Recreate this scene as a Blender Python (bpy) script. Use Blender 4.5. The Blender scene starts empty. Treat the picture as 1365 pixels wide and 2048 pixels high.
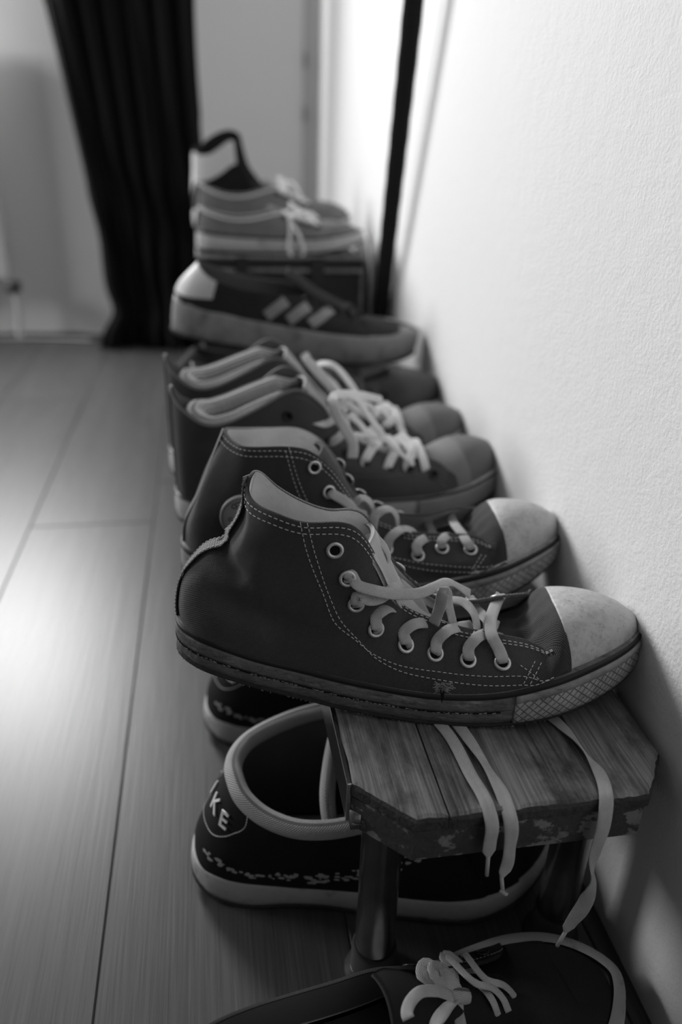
import bpy, bmesh, math, random
import numpy as np
from mathutils import Vector, Matrix
random.seed(7); np.random.seed(7)
S = bpy.context.scene
COL = S.collection

# ------------------------------------------------------------------ camera
FPX, CX, CY, CAMH = 1550.0, 682.5, 1024.0, 0.56
def cam_axes():
    vx, vy, roll = 400.0, 268.0, -0.034
    Y = np.array([vx-CX, vy-CY, FPX]); Y /= np.linalg.norm(Y)
    k = -(roll*Y[0]+Y[1])/Y[2]
    D = np.array([roll, 1, k]); D /= np.linalg.norm(D)
    Z = -D; X = np.cross(Y, Z)
    if X[0] < 0: X = -X
    return np.stack([X, Y, Z], 1)      # columns: world axes in (right, down, forward)
RW = cam_axes()
cam = bpy.data.objects.new('camera', bpy.data.cameras.new('camera')); COL.objects.link(cam)
right, down, fwd = RW[0], RW[1], RW[2]
m = Matrix(((right[0], -down[0], -fwd[0], 0), (right[1], -down[1], -fwd[1], 0),
            (right[2], -down[2], -fwd[2], CAMH), (0, 0, 0, 1)))
cam.matrix_world = m
cam.data.sensor_fit = 'VERTICAL'; cam.data.sensor_height = 36; cam.data.sensor_width = 24
cam.data.lens = 36*FPX/2048
cam.data.clip_start = 0.01
cam.data.dof.use_dof = True
cam.data.dof.focus_distance = 0.515
cam.data.dof.aperture_fstop = 2.9
S.camera = cam

# ------------------------------------------------------------------ world, light, exposure
S.view_settings.view_transform = 'Standard'; S.view_settings.look = 'None'
S.view_settings.gamma = 1.0; S.view_settings.exposure = 0.30
try: S.view_settings.use_curve_mapping = False
except Exception: pass
w = bpy.data.worlds.new('World'); S.world = w; w.use_nodes = True
w.node_tree.nodes['Background'].inputs[0].default_value = (.8, .8, .8, 1)
w.node_tree.nodes['Background'].inputs[1].default_value = 1.0
def area(name, loc, target, sx, sy, power):
    l = bpy.data.lights.new(name, 'AREA'); l.shape = 'RECTANGLE'; l.size = sx; l.size_y = sy; l.energy = power
    o = bpy.data.objects.new(name, l); COL.objects.link(o); o.location = loc
    d = Vector(target)-Vector(loc); o.rotation_euler = d.to_track_quat('-Z', 'Y').to_euler()
    return o
# daylight through the far window, and a fill lamp added at the left wall
area('window_light', (-.76, 2.470, 1.29), (-.76, 1.5, 1.29), .56, .74, 47)
area('side_fill_light', (-2.56, 1.85, 1.22), (-1.5, 1.85, 1.22), .95, .80, 37)

# ------------------------------------------------------------------ helpers
def A(*r): return np.array(r, float)
def nrm(v):
    n = np.linalg.norm(v, axis=-1, keepdims=True); n[n < 1e-12] = 1; return v/n
def cr(P, n, closed=False):
    """Catmull-Rom through P, n samples, roughly uniform in chord length"""
    P = np.asarray(P, float)
    if closed: P = np.vstack([P[-3:], P, P[:4]])
    d = np.linalg.norm(np.diff(P[:, :3], axis=0), axis=1); d[d < 1e-9] = 1e-9
    t = np.concatenate([[0], np.cumsum(d**.75)])
    T = np.zeros_like(P)
    T[1:-1] = ((P[2:]-P[1:-1])/(t[2:]-t[1:-1])[:, None]*(t[1:-1]-t[:-2])[:, None]
               + (P[1:-1]-P[:-2])/(t[1:-1]-t[:-2])[:, None]*(t[2:]-t[1:-1])[:, None])/(t[2:]-t[:-2])[:, None]
    T[0] = (P[1]-P[0])/(t[1]-t[0]); T[-1] = (P[-1]-P[-2])/(t[-1]-t[-2])
    if closed: a, b = t[3], t[len(P)-4]; u = np.linspace(a, b, n, endpoint=False)
    else: u = np.linspace(t[0], t[-1], n)
    i = np.clip(np.searchsorted(t, u, side='right')-1, 0, len(t)-2)
    h = (t[i+1]-t[i])[:, None]; s = ((u-t[i])/(t[i+1]-t[i]))[:, None]
    return ((2*s**3-3*s**2+1)*P[i] + (s**3-2*s**2+s)*h*T[i] + (-2*s**3+3*s**2)*P[i+1] + (s**3-s**2)*h*T[i+1])
def uni(P, n, closed=False):
    """resample polyline uniformly by arc length"""
    P = np.asarray(P, float)
    if closed: P = np.vstack([P, P[:1]])
    d = np.concatenate([[0], np.cumsum(np.linalg.norm(np.diff(P[:, :3], axis=0), axis=1))])
    u = np.linspace(0, d[-1], n, endpoint=not closed)
    return np.stack([np.interp(u, d, P[:, k]) for k in range(P.shape[1])], 1)
def curve(P, n=None, step=.002):
    D = cr(P, 40*len(P)); L = np.linalg.norm(np.diff(D[:, :3], axis=0), axis=1).sum()
    return uni(D, n or max(6, int(L/step)))
def sm(tab):
    """smooth 1-D interpolation of a table"""
    D = cr(np.array(tab, float), 30*len(tab))
    o = np.argsort(D[:, 0]); D = D[o]
    return lambda x: np.interp(x, D[:, 0], D[:, 1])
def mesh_obj(name, V, F, mats, parent=None, uv=None, smooth=True, midx=None):
    me = bpy.data.meshes.new(name)
    me.from_pydata([tuple(map(float, v)) for v in V], [], [tuple(int(i) for i in f) for f in F])
    if not isinstance(mats, (list, tuple)): mats = [mats]
    for mt in mats: me.materials.append(mt)
    if uv is not None:
        l = me.uv_layers.new(name='UVMap'); uv = np.asarray(uv, float)
        li = np.zeros(len(me.loops), int); me.loops.foreach_get('vertex_index', li)
        l.data.foreach_set('uv', uv[li].ravel())
    if smooth: me.polygons.foreach_set('use_smooth', [True]*len(me.polygons))
    if midx is not None: me.polygons.foreach_set('material_index', midx)
    me.update()
    o = bpy.data.objects.new(name, me); COL.objects.link(o)
    if parent is not None: o.parent = parent
    return o
def grid_faces(n, mm, base=0, wrap_i=False, wrap_j=False, flip=False):
    F = []
    for i in range(n if wrap_i else n-1):
        for j in range(mm if wrap_j else mm-1):
            a = i*mm+j; b = ((i+1) % n)*mm+j; c = ((i+1) % n)*mm+(j+1) % mm; d = i*mm+(j+1) % mm
            q = (a, b, c, d) if not flip else (d, c, b, a)
            F.append(tuple(base+k for k in q))
    return F
class MB:
    def __init__(s): s.V = []; s.F = []; s.U = []; s.M = []
    def add(s, V, F, U=None, mi=0):
        b = len(s.V); s.V += [tuple(v) for v in V]; s.F += [tuple(b+i for i in f) for f in F]
        s.U += [tuple(u) for u in (U if U is not None else [(v[0], v[1]) for v in V])]; s.M += [mi]*len(F)
    def build(s, name, mats, parent=None, smooth=True):
        return mesh_obj(name, s.V, s.F, mats, parent, s.U, smooth, s.M)
    def box(s, c, h, R=None, mi=0):
        c = np.array(c, float); V = []
        for sx in (-1, 1):
            for sy in (-1, 1):
                for sz in (-1, 1):
                    v = np.array([sx*h[0], sy*h[1], sz*h[2]])
                    V.append(c+(R@v if R is not None else v))
        s.add(V, [(0, 1, 3, 2), (4, 6, 7, 5), (0, 4, 5, 1), (2, 3, 7, 6), (0, 2, 6, 4), (1, 5, 7, 3)], mi=mi)
    def ribbon(s, P, N, wd, th, cs=8, mi=0):
        P = np.asarray(P, float); n = len(P); N = np.broadcast_to(np.asarray(N, float), P.shape)
        T = nrm(np.gradient(P, axis=0)); B = nrm(np.cross(T, N)); Nn = np.cross(B, T)
        wd = np.broadcast_to(wd, (n,)); th = np.broadcast_to(th, (n,))
        if cs == 8: prof = [(-.5, 0), (-.44, .38), (-.2, .5), (.2, .5), (.44, .38), (.5, 0), (.44, -.38), (.2, -.5), (-.2, -.5), (-.44, -.38)]
        else: prof = [(.5*math.cos(2*math.pi*k/cs), .5*math.sin(2*math.pi*k/cs)) for k in range(cs)]
        k = len(prof); V = []; U = []
        L = np.concatenate([[0], np.cumsum(np.linalg.norm(np.diff(P, axis=0), axis=1))])
        for i in range(n):
            for a, b in prof:
                V.append(P[i]+B[i]*a*wd[i]+Nn[i]*b*th[i]); U.append((L[i], a*wd[i]))
        F = grid_faces(n, k, wrap_j=True)
        F.append(tuple(range(k))); F.append(tuple((n-1)*k+j for j in reversed(range(k))))
        s.add(V, F, U, mi)
    def tube(s, P, r, cs=10, mi=0, closed=False):
        P = np.asarray(P, float); n = len(P)
        T = nrm(np.gradient(P, axis=0))
        if closed: T = nrm(np.roll(P, -1, 0)-np.roll(P, 1, 0))
        up = np.array([0, 0, 1.]); N = []
        ref = up if abs(T[0] @ up) < .9 else np.array([1., 0, 0])
        a = ref-T[0]*(ref @ T[0]); a /= np.linalg.norm(a)
        for i in range(n):
            a = a-T[i]*(a @ T[i]); a /= np.linalg.norm(a); N.append(a.copy())
        N = np.array(N); B = np.cross(T, N); r = np.broadcast_to(r, (n,))
        L = np.concatenate([[0], np.cumsum(np.linalg.norm(np.diff(P, axis=0), axis=1))]); V = []; U = []
        for i in range(n):
            for j in range(cs):
                t = 2*math.pi*j/cs; V.append(P[i]+(N[i]*math.cos(t)+B[i]*math.sin(t))*r[i]); U.append((L[i], j/cs*2*math.pi*r[i]))
        F = grid_faces(n, cs, wrap_i=closed, wrap_j=True)
        if not closed: F += [tuple(range(cs)), tuple((n-1)*cs+j for j in reversed(range(cs)))]
        s.add(V, F, U, mi)
    def dashes(s, P, N, ln=.0022, gap=.0009, wd=.00048, ht=.0004, mi=0):
        P = np.asarray(P, float); L = np.linalg.norm(np.diff(P, axis=0), axis=1).sum(); n = max(2, int(L/(ln+gap)))
        Q = uni(np.hstack([P, N]), n*8+1)
        for k in range(n):
            i = k*8; q = Q[i:i+7]; p0 = q[0, :3]; p1 = q[-1, :3]*.75+p0*.25+0
            p1 = p0+(q[-1, :3]-p0)*(ln/(ln+gap))*8/6.5*.86
            N0 = q[3, 3:]; N0 = N0/max(1e-9, np.linalg.norm(N0)); t = p1-p0; l = np.linalg.norm(t)
            if l < 1e-6: continue
            t /= l; b = np.cross(t, N0); R = np.stack([t, b, N0], 1)
            s.box((p0+p1)/2+N0*ht*.3, (l/2, wd/2, ht/2), R, mi)
def empty(name, loc, rz=0, rot=None):
    o = bpy.data.objects.new(name, None); COL.objects.link(o); o.location = loc
    o.rotation_euler = rot if rot else (0, 0, rz); o.empty_display_size = .05; return o
def tag(o, label, cat, group=None):
    o['label'] = label; o['category'] = cat
    if group: o['group'] = group
    return o
def struct(o): o['kind'] = 'structure'; return o

# ------------------------------------------------------------------ materials (all greys: a black-and-white scene)
def mat(name, base, rough=.7, spec=.5, metal=0, var=0, vscale=20, vcoord='Object', bump=None, marks=None, sheen=0, vstretch=None, ramp=None):
    """bump: list of (kind, scale, dist, coord); kinds noise, twill, braid, diamond, rib"""
    mt = bpy.data.materials.new(name); mt.use_nodes = True; nt = mt.node_tree; N = nt.nodes; Lk = nt.links
    b = N['Principled BSDF']; b.inputs['Roughness'].default_value = rough; b.inputs['Metallic'].default_value = metal
    b.inputs['Specular IOR Level'].default_value = spec
    if sheen: b.inputs['Sheen Weight'].default_value = sheen; b.inputs['Sheen Roughness'].default_value = .5
    tc = N.new('ShaderNodeTexCoord')
    def mth(op, a, c=None, cl=False):
        n = N.new('ShaderNodeMath'); n.operation = op; n.use_clamp = cl
        for i, v in enumerate((a, c)):
            if v is None: continue
            if isinstance(v, (int, float)): n.inputs[i].default_value = v
            else: Lk.new(v, n.inputs[i])
        return n.outputs[0]
    def noise(sc, coord, detail=4, st=None, r=.55):
        n = N.new('ShaderNodeTexNoise'); n.inputs['Scale'].default_value = sc; n.inputs['Detail'].default_value = detail
        n.inputs['Roughness'].default_value = r
        src = tc.outputs[coord]
        if st:
            mp = N.new('ShaderNodeMapping'); mp.inputs['Scale'].default_value = st; Lk.new(src, mp.inputs[0]); src = mp.outputs[0]
        Lk.new(src, n.inputs['Vector']); return n.outputs['Fac']
    val = None
    if var:
        f = noise(vscale, vcoord, 5, vstretch)
        val = mth('ADD', mth('MULTIPLY', mth('SUBTRACT', f, .5), 2*var*base), base)
    def cur():
        return val if val is not None else base
    if marks:
        for (sc, lo, hi, amt, coord, st) in marks:   # darkening / lightening blotches
            f = noise(sc, coord, 6, st, .65)
            mr = N.new('ShaderNodeMapRange'); mr.inputs[1].default_value = lo; mr.inputs[2].default_value = hi; Lk.new(f, mr.inputs[0])
            val = mth('MULTIPLY', cur(), mth('ADD', mth('MULTIPLY', mr.outputs[0], amt), 1.0))
    if bump:
        sep = N.new('ShaderNodeSeparateXYZ'); Lk.new(tc.outputs['UV'], sep.inputs[0]); U, V = sep.outputs[0], sep.outputs[1]
        last = None
        for (kind, sc, dist, amt) in bump:
            if kind == 'noise': h = noise(sc, 'Object', 5)
            elif kind == 'twill':
                h = mth('MULTIPLY', mth('ADD', mth('SINE', mth('MULTIPLY', mth('ADD', U, mth('MULTIPLY', V, 1.0)), sc)), mth('MULTIPLY', mth('SINE', mth('MULTIPLY', mth('SUBTRACT', U, mth('MULTIPLY', V, 1.0)), sc)), .6)), .5)
            elif kind == 'rib': h = mth('SINE', mth('MULTIPLY', U, sc))
            elif kind == 'ribv': h = mth('SINE', mth('MULTIPLY', V, sc))
            elif kind == 'braid': h = mth('SINE', mth('MULTIPLY', mth('ADD', U, mth('MULTIPLY', mth('ABSOLUTE', V), 1.3)), sc))
            elif kind == 'diamond':
                a = mth('ABSOLUTE', mth('SINE', mth('MULTIPLY', mth('ADD', U, V), sc))); c = mth('ABSOLUTE', mth('SINE', mth('MULTIPLY', mth('SUBTRACT', U, V), sc)))
                h = mth('MINIMUM', mth('MULTIPLY', mth('MINIMUM', a, c), 2.5), 1.0)
            if amt:   # colour follows the relief, darker in the grooves
                val = mth('MULTIPLY', cur(), mth('ADD', mth('MULTIPLY', h, amt), 1.0-amt*(.5 if kind != 'diamond' else .75)))
            bn = N.new('ShaderNodeBump'); bn.inputs['Distance'].default_value = dist; bn.inputs['Strength'].default_value = 1
            Lk.new(h, bn.inputs['Height'])
            if last is not None: Lk.new(last, bn.inputs['Normal'])
            last = bn.outputs[0]
        Lk.new(last, b.inputs['Normal'])
    if val is None: b.inputs['Base Color'].default_value = (base, base, base, 1)
    else:
        cb = N.new('ShaderNodeCombineColor')
        v = mth('MAXIMUM', val, .002)
        for i in range(3): Lk.new(v, cb.inputs[i])
        Lk.new(cb.outputs[0], b.inputs['Base Color'])
    return mt
M = {}
M['canvas'] = mat('grey_canvas', .068, .85, .25, var=.35, vscale=14, bump=[('twill', 4200, .00022, .45), ('noise', 60, .0012, 0)], sheen=.15)
M['canvas2'] = mat('grey_canvas_mate', .062, .85, .25, var=.35, vscale=14, bump=[('twill', 4200, .00022, .45), ('noise', 60, .0012, 0)], sheen=.15)
M['canvas_strip'] = mat('canvas_tape', .15, .85, .25, var=.3, vscale=40, bump=[('rib', 3600, .0001, .25)], sheen=.1)
M['lining'] = mat('pale_cotton_lining', .85, .9, .2, var=.3, vscale=30, bump=[('twill', 6000, .0001, .12), ('noise', 90, .001, 0)])
M['tongue_canvas'] = mat('tongue_canvas', .5, .9, .2, var=.3, vscale=30, bump=[('twill', 5200, .0001, .15)])
M['dark_canvas'] = mat('dark_canvas', .045, .8, .3, var=.35, vscale=18, bump=[('twill', 5200, .0001, .2)])
M['near_black'] = mat('black_suede', .012, .9, .2, var=.4, vscale=40, bump=[('noise', 900, .0004, 0)])
M['black_leather'] = mat('black_leather', .03, .42, .5, var=.3, vscale=20, bump=[('noise', 500, .0003, 0)])
M['grey_leather'] = mat('dark_grey_waxed_canvas', .05, .6, .4, var=.3, vscale=20, bump=[('noise', 700, .0003, 0)])
M['toe_leather'] = mat('grey_toe_canvas', .13, .6, .4, var=.3, vscale=20, bump=[('noise', 900, .0003, 0)])
M['rubber'] = mat('worn_rubber', .30, .6, .4, var=.4, vscale=30, marks=[(90, .5, .72, -.55, 'Object', (1, 1, 3)), (25, .52, .7, -.4, 'Object', None)], bump=[('noise', 150, .0012, 0)])
M['rubber_dark'] = mat('grimy_rubber', .14, .65, .35, var=.5, vscale=40, marks=[(130, .5, .72, -.6, 'Object', (1, 1, 4)), (60, .55, .72, .9, 'Object', (1, 1, 4))], bump=[('noise', 200, .0014, 0)])
M['bumper'] = mat('diamond_rubber', .36, .6, .4, var=.4, vscale=35, marks=[(60, .5, .7, -.45, 'Object', None)], bump=[('diamond', 520, .0007, .55), ('noise', 200, .0006, 0)])
M['cap'] = mat('scuffed_toe_cap_rubber', .50, .5, .45, var=.35, vscale=22, marks=[(330, .54, .70, -.35, 'Object', None), (80, .50, .72, -.3, 'Object', None)], bump=[('noise', 120, .0007, 0)])
M['sole_pale'] = mat('pale_sole', .38, .6, .4, var=.3, vscale=30, marks=[(70, .56, .7, -.45, 'Object', None)], bump=[('noise', 120, .0006, 0)])
M['sole_grey'] = mat('grey_sole', .45, .6, .4, var=.3, vscale=30, marks=[(60, .54, .7, -.45, 'Object', None)], bump=[('noise', 120, .0006, 0)])
M['stripe'] = mat('black_rubber', .012, .5, .4)
M['outsole'] = mat('dark_outsole', .03, .8, .3, var=.6, vscale=120, bump=[('noise', 300, .001, 0)])
M['thread'] = mat('pale_thread', .62, .8, .2)
M['thread_dark'] = mat('dim_thread', .22, .8, .2)
M['lace'] = mat('grey_cotton_lace', .50, .9, .2, var=.3, vscale=70, bump=[('braid', 4300, .00012, .13)])
M['lace_cream'] = mat('pale_cotton_lace', .85, .9, .2, var=.15, vscale=60, bump=[('braid', 2300, .0002, .15)])
M['lace_dim'] = mat('off_white_lace', .5, .9, .2, var=.25, vscale=70, bump=[('braid', 4300, .00012, .12)])
M['aglet'] = mat('aglet_plastic', .45, .35, .5)
M['eyelet'] = mat('eyelet_metal', .62, .38, .5, metal=.75, var=.2, vscale=300)
M['eyelet_dark'] = mat('black_eyelet', .03, .35, .5, metal=.5)
M['hole'] = mat('eyelet_hole', .01, .9, .1)
M['sole_black'] = mat('black_sole', .02, .6, .4)
M['insole'] = mat('dark_insole', .05, .9, .2, var=.3, vscale=60)
M['pad'] = mat('grey_padded_mesh', .48, .9, .2, bump=[('twill', 3000, .0004, .45)])
M['ribpad'] = mat('ribbed_padded_lining', .45, .85, .25, var=.15, bump=[('ribv', 1500, .0006, .35), ('rib', 900, .0001, 0)])
M['patch'] = mat('pale_rubber_patch', .30, .6, .4, var=.1, vscale=60)
M['ink'] = mat('dark_ink', .02, .7, .2)
M['white_fabric'] = mat('pale_leather', .6, .5, .4, var=.1, vscale=20)

# ------------------------------------------------------------------ shoe builder
class Frame:
    def __init__(s, hx, hy, hz, tx, ty):
        s.o = A(hx, hy, hz); u = A(tx-hx, ty-hy, 0); s.L = np.linalg.norm(u); s.u = u/s.L; s.v = A(-s.u[1], s.u[0], 0)
        s.rz = math.atan2(s.u[1], s.u[0])
    def at(s, px, py, yl):
        """a photograph pixel on the plane at lateral offset yl of this shoe, in the shoe's coordinates"""
        C = A(0, 0, CAMH); d = RW.T @ A(px-CX, py-CY, FPX)
        t = ((s.o-C) @ s.v+yl)/(d @ s.v); P = C+d*t-s.o
        return A(P @ s.u, yl, P[2])
class Sheet:
    SEG = 10
    def __init__(s, cols, rows=44):
        K = []
        for c in cols: K.append(uni(cr(np.array(c), 120), rows))
        K = np.array(K); n = (len(K)-1)*s.SEG+1; G = np.zeros((n, rows, 3))
        for j in range(rows):
            P = K[:, j]
            T = np.gradient(P, axis=0)
            for k in range(len(K)-1):
                t = np.linspace(0, 1, s.SEG, endpoint=False)[:, None]
                p0, p1, m0, m1 = P[k], P[k+1], T[k], T[k+1]
                l = np.linalg.norm(p1-p0)
                m0 = m0*min(1, 1.6*l/max(1e-6, np.linalg.norm(m0))); m1 = m1*min(1, 1.6*l/max(1e-6, np.linalg.norm(m1)))
                G[k*s.SEG:(k+1)*s.SEG, j] = (2*t**3-3*t**2+1)*p0+(t**3-2*t**2+t)*m0+(-2*t**3+3*t**2)*p1+(t**3-t**2)*m1
            G[-1, j] = P[-1]
        s.G = G; s.rows = rows; s.K = len(K); s.norm()
    def norm(s):
        du = np.gradient(s.G, axis=0); dv = np.gradient(s.G, axis=1)
        s.N = -nrm(np.cross(du, dv))
        # outward: away from the shoe's middle
        if (s.N[s.G.shape[0]//5, s.rows//3, 1]) * (s.G[s.G.shape[0]//5, 2, 1]) < 0: s.N = -s.N
    def crease(s, p0, p1, depth, wd, side=-1):
        """a fold along a segment p0-p1 in side view (x, z)"""
        p0 = A(*p0); p1 = A(*p1); q = s.G[:, :, [0, 2]]; d = p1-p0; L2 = d @ d
        t = np.clip(((q-p0) @ d)/L2, 0, 1); dist = np.linalg.norm(q-(p0+t[..., None]*d), axis=-1)
        fade = np.sin(np.pi*np.clip(t*.86+.07, 0, 1))
        wgt = depth*np.exp(-(dist/wd)**2)*fade*((s.G[:, :, 1]*side) > -.002)
        ed = np.ones(s.rows); ed[-3:] = [.7, .4, .2]; ed[:3] = [0, .3, .7]
        s.G = s.G+s.N*(wgt*ed)[..., None]
    def at(s, a, t, off=0):
        """a in key-column units, t 0..1 from the sole to the top edge"""
        i = np.clip(np.asarray(a, float)*s.SEG, 0, s.G.shape[0]-1.001); j = np.clip(np.asarray(t, float)*(s.rows-1), 0, s.rows-1.001)
        i0 = np.floor(i).astype(int); j0 = np.floor(j).astype(int); fi = (i-i0)[..., None]; fj = (j-j0)[..., None]
        def bl(X): return (X[i0, j0]*(1-fi)*(1-fj)+X[i0+1, j0]*fi*(1-fj)+X[i0, j0+1]*(1-fi)*fj+X[i0+1, j0+1]*fi*fj)
        P = bl(s.G); N = nrm(bl(s.N)); return P+N*off, N
    def snap(s, x, z, side=-1, y=None):
        """surface parameters of the point that shows at (x, z) in side view"""
        D = (s.G[:, :, 0]-x)**2+(s.G[:, :, 2]-z)**2
        D = D+1e3*((s.G[:, :, 1]*side) < -.004)
        half = s.G.shape[0]//2
        msk = np.zeros(s.G.shape[:2]); 
        if side < 0: msk[half+6:] = 1e3
        else: msk[:half-6] = 1e3
        i, j = np.unravel_index(np.argmin(D+msk), D.shape); return i/s.SEG, j/(s.rows-1)
    def line(s, pts, side=-1, off=.0004, step=.001):
        """curve on the surface through side-view points (x, z)"""
        at = np.array([s.snap(x, z, side) for x, z in pts]); D = cr(at, 30*len(at)) if len(at) > 2 else uni(at, 60)
        P, N = s.at(D[:, 0], D[:, 1], off); Q = np.hstack([P, N]); L = np.linalg.norm(np.diff(P, axis=0), axis=1).sum()
        Q = uni(Q, max(4, int(L/step))); return Q[:, :3], nrm(Q[:, 3:])
    def aline(s, a0, a1, t0, t1, n=80, off=.0004):
        a = np.linspace(a0, a1, n); t = np.linspace(t0, t1, n) if np.isscalar(t0) else t0
        return s.at(a, t, off)
EYE = {}
def eyelet_mesh(key, R, r, mring):
    if key in EYE: return EYE[key]
    V = []; F = []; n, k = 28, 8
    for i in range(n):
        a = 2*math.pi*i/n
        for j in range(k):
            b = 2*math.pi*j/k; rr = R+r*math.cos(b); V.append((rr*math.cos(a), rr*math.sin(a), r*.8*math.sin(b)+.0002))
    F = grid_faces(n, k, wrap_i=True, wrap_j=True); b0 = len(V)
    for i in range(n):
        a = 2*math.pi*i/n; V.append(((R-r*.4)*math.cos(a), (R-r*.4)*math.sin(a), .0001))
    F.append(tuple(range(b0, b0+n)))
    me = bpy.data.meshes.new('eyelet'); me.from_pydata(V, [], F); me.materials.append(mring); me.materials.append(M['hole'])
    me.polygons.foreach_set('use_smooth', [True]*len(F)); mi = [0]*len(F); mi[-1] = 1; me.polygons.foreach_set('material_index', mi); me.update()
    EYE[key] = me; return me
def eyelet(parent, P, N, R=.0046, r=.0013, ring='eyelet'):
    me = eyelet_mesh((R, r, ring), R, r, M[ring]); o = bpy.data.objects.new('eyelet', me); COL.objects.link(o); o.parent = parent
    z = Vector(N).normalized(); o.matrix_local = Matrix.Translation(Vector(P)+z*.0006) @ z.to_track_quat('Z', 'Y').to_matrix().to_4x4(); return o

class Shoe:
    def __init__(s, name, label, fr, sp, rot=(0, 0), group=None):
        s.fr = fr; s.sp = sp; L = s.L = sp['L']
        s.root = empty(name, tuple(fr.o), rot=(rot[0], rot[1], fr.rz)); tag(s.root, label, 'shoe', group)
        near = [(0, 0)]+[(x, -wd) for x, wd in sp['near']]; far = [(x, wd) for x, wd in sp['far']][::-1]
        ring = cr(np.array(near+[(L, 0)]+far), 900, closed=True)
        s.ring = uni(ring, 240, closed=True)
        # start at the toe tip
        s.ring = np.roll(s.ring, -int(np.argmax(s.ring[:, 0])), 0)
        if s.ring[10, 1] > 0: s.ring = np.vstack([s.ring[:1], s.ring[1:][::-1]])     # toe -> near side -> heel -> far side
        s.zb = sm(sp['zb']); s.zt = sm(sp['zt'])
        T = nrm(np.roll(s.ring, -1, 0)-np.roll(s.ring, 1, 0)); s.out = np.stack([T[:, 1], -T[:, 0]], 1)
        if (s.out[60] @ A(0, 1)) > 0: s.out = -s.out
        n = 240; nx = s.ring[:n//2+1]; fx = np.vstack([s.ring[n//2:], s.ring[:1]])
        i = np.argsort(nx[:, 0]); s.wn = lambda x, a=nx[i]: np.interp(x, a[:, 0], a[:, 1])
        i = np.argsort(fx[:, 0]); s.wf = lambda x, a=fx[i]: np.interp(x, a[:, 0], a[:, 1])
        s.arc = np.concatenate([[0], np.cumsum(np.linalg.norm(np.diff(s.ring, axis=0), axis=1))])
    def band(s, name, h0, h1, off, mt, a0=0, a1=240, rows=6, bulge=.0008, smooth=True, parent=None, inner=.004):
        """strip of the sole wall between height fractions h0..h1, for ring indices a0..a1"""
        closed = (a1-a0) >= 240; idx = np.arange(a0, a1 if closed else a1+1) % 240; V = []; U = []
        hs = [h0]+list(np.linspace(h0, h1, rows))+[h1]; offs = [-inner]+[off+bulge*math.sin(math.pi*k/(rows-1)) for k in range(rows)]+[-inner]
        lastarc = 0
        for q, i in enumerate(idx):
            x, y = s.ring[i]; zb, zt = s.zb(x), s.zt(x); sarc = s.arc[i] if i < 120 else s.arc[i]
            for h, o in zip(hs, offs):
                V.append((x+s.out[i, 0]*o, y+s.out[i, 1]*o, zb+(zt-zb)*h)); U.append((sarc, (zt-zb)*h))
        k = len(hs); F = grid_faces(len(idx), k, wrap_i=closed)
        if not closed: F += [tuple(range(k)), tuple((len(idx)-1)*k+j for j in reversed(range(k)))]
        return mesh_obj(name, V, F, mt, parent or s.root, U, smooth)
    def sole(s, mt, pin=True, outs=None, bumper=None, bottom_h=.08, bulge=.0012, foxline=None):
        n = 240; V = []; U = []
        prof = [(-.0, -.008), (0, -.0015), (.08, 0), (.3, bulge), (.6, bulge), (.9, bulge*.3), (1, -.0008), (1, -.006)]
        for i in range(n):
            x, y = s.ring[i]; zb, zt = s.zb(x), s.zt(x)
            for h, o in prof: V.append((x+s.out[i, 0]*o, y+s.out[i, 1]*o, zb+(zt-zb)*h)); U.append((s.arc[i], (zt-zb)*h))
        k = len(prof); F = grid_faces(n, k, wrap_i=True)
        for i in range(n//2):        # underside and insole board, bridged from side to side
            a, b = i, (i+1); c, d = (n-i) % n, (n-i-1) % n
            F.append((a*k, b*k, d*k, c*k) if c != a else (a*k, b*k, d*k)); F.append((c*k+k-1, d*k+k-1, b*k+k-1, a*k+k-1) if c != a else (d*k+k-1, b*k+k-1, a*k+k-1))
        F = [tuple(dict.fromkeys(f)) for f in F]; F = [f for f in F if len(f) > 2]
        o = mesh_obj('sole', V, F, mt, s.root, U)
        if pin: s.band('pinstripe', .86, .995, .0012, M['stripe'], rows=4, bulge=.0003)
        if outs: s.band('outsole', -.02, bottom_h, .0014, M[outs], rows=4, bulge=.0006, inner=.01)
        if bumper:
            i = [j for j in range(120) if s.ring[j, 0] > bumper]; s.band('toe_bumper', bottom_h, .66, .0022, M['bumper'], a0=-max(i)+0, a1=max(i), rows=7, bulge=.001)
            s.band('toe_bumper_rim', .66, .86, .0022, M['rubber'], a0=-max(i), a1=max(i), rows=5, bulge=.0010)
        return o
    def dome_set(s, tab, xv, xc, p=2.3, q=1.9):
        s.hc = sm(tab); s.dxv = xv; s.dxc = xc; s.dp = p; s.dq = q
        s.dpq = lambda x: (p-.75*min(1, max(0, (xc-x)/.035)), q-.75*min(1, max(0, (xc-x)/.035)))
    def domez(s, x, y):
        yn, yf = s.wn(x), s.wf(x); v = np.clip((y-(yn+yf)/2)/np.maximum(1e-4, (yf-yn)/2), -1, 1); zb = s.zt(x)-.003; h = np.maximum(zb+.0005, s.hc(x))
        f = np.clip((s.dxc-x)/.035, 0, 1); pp = s.dp-.75*f; qq = s.dq-.75*f
        return zb+(h-zb)*np.maximum(0, 1-np.abs(v)**pp)**(1/qq)
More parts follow.
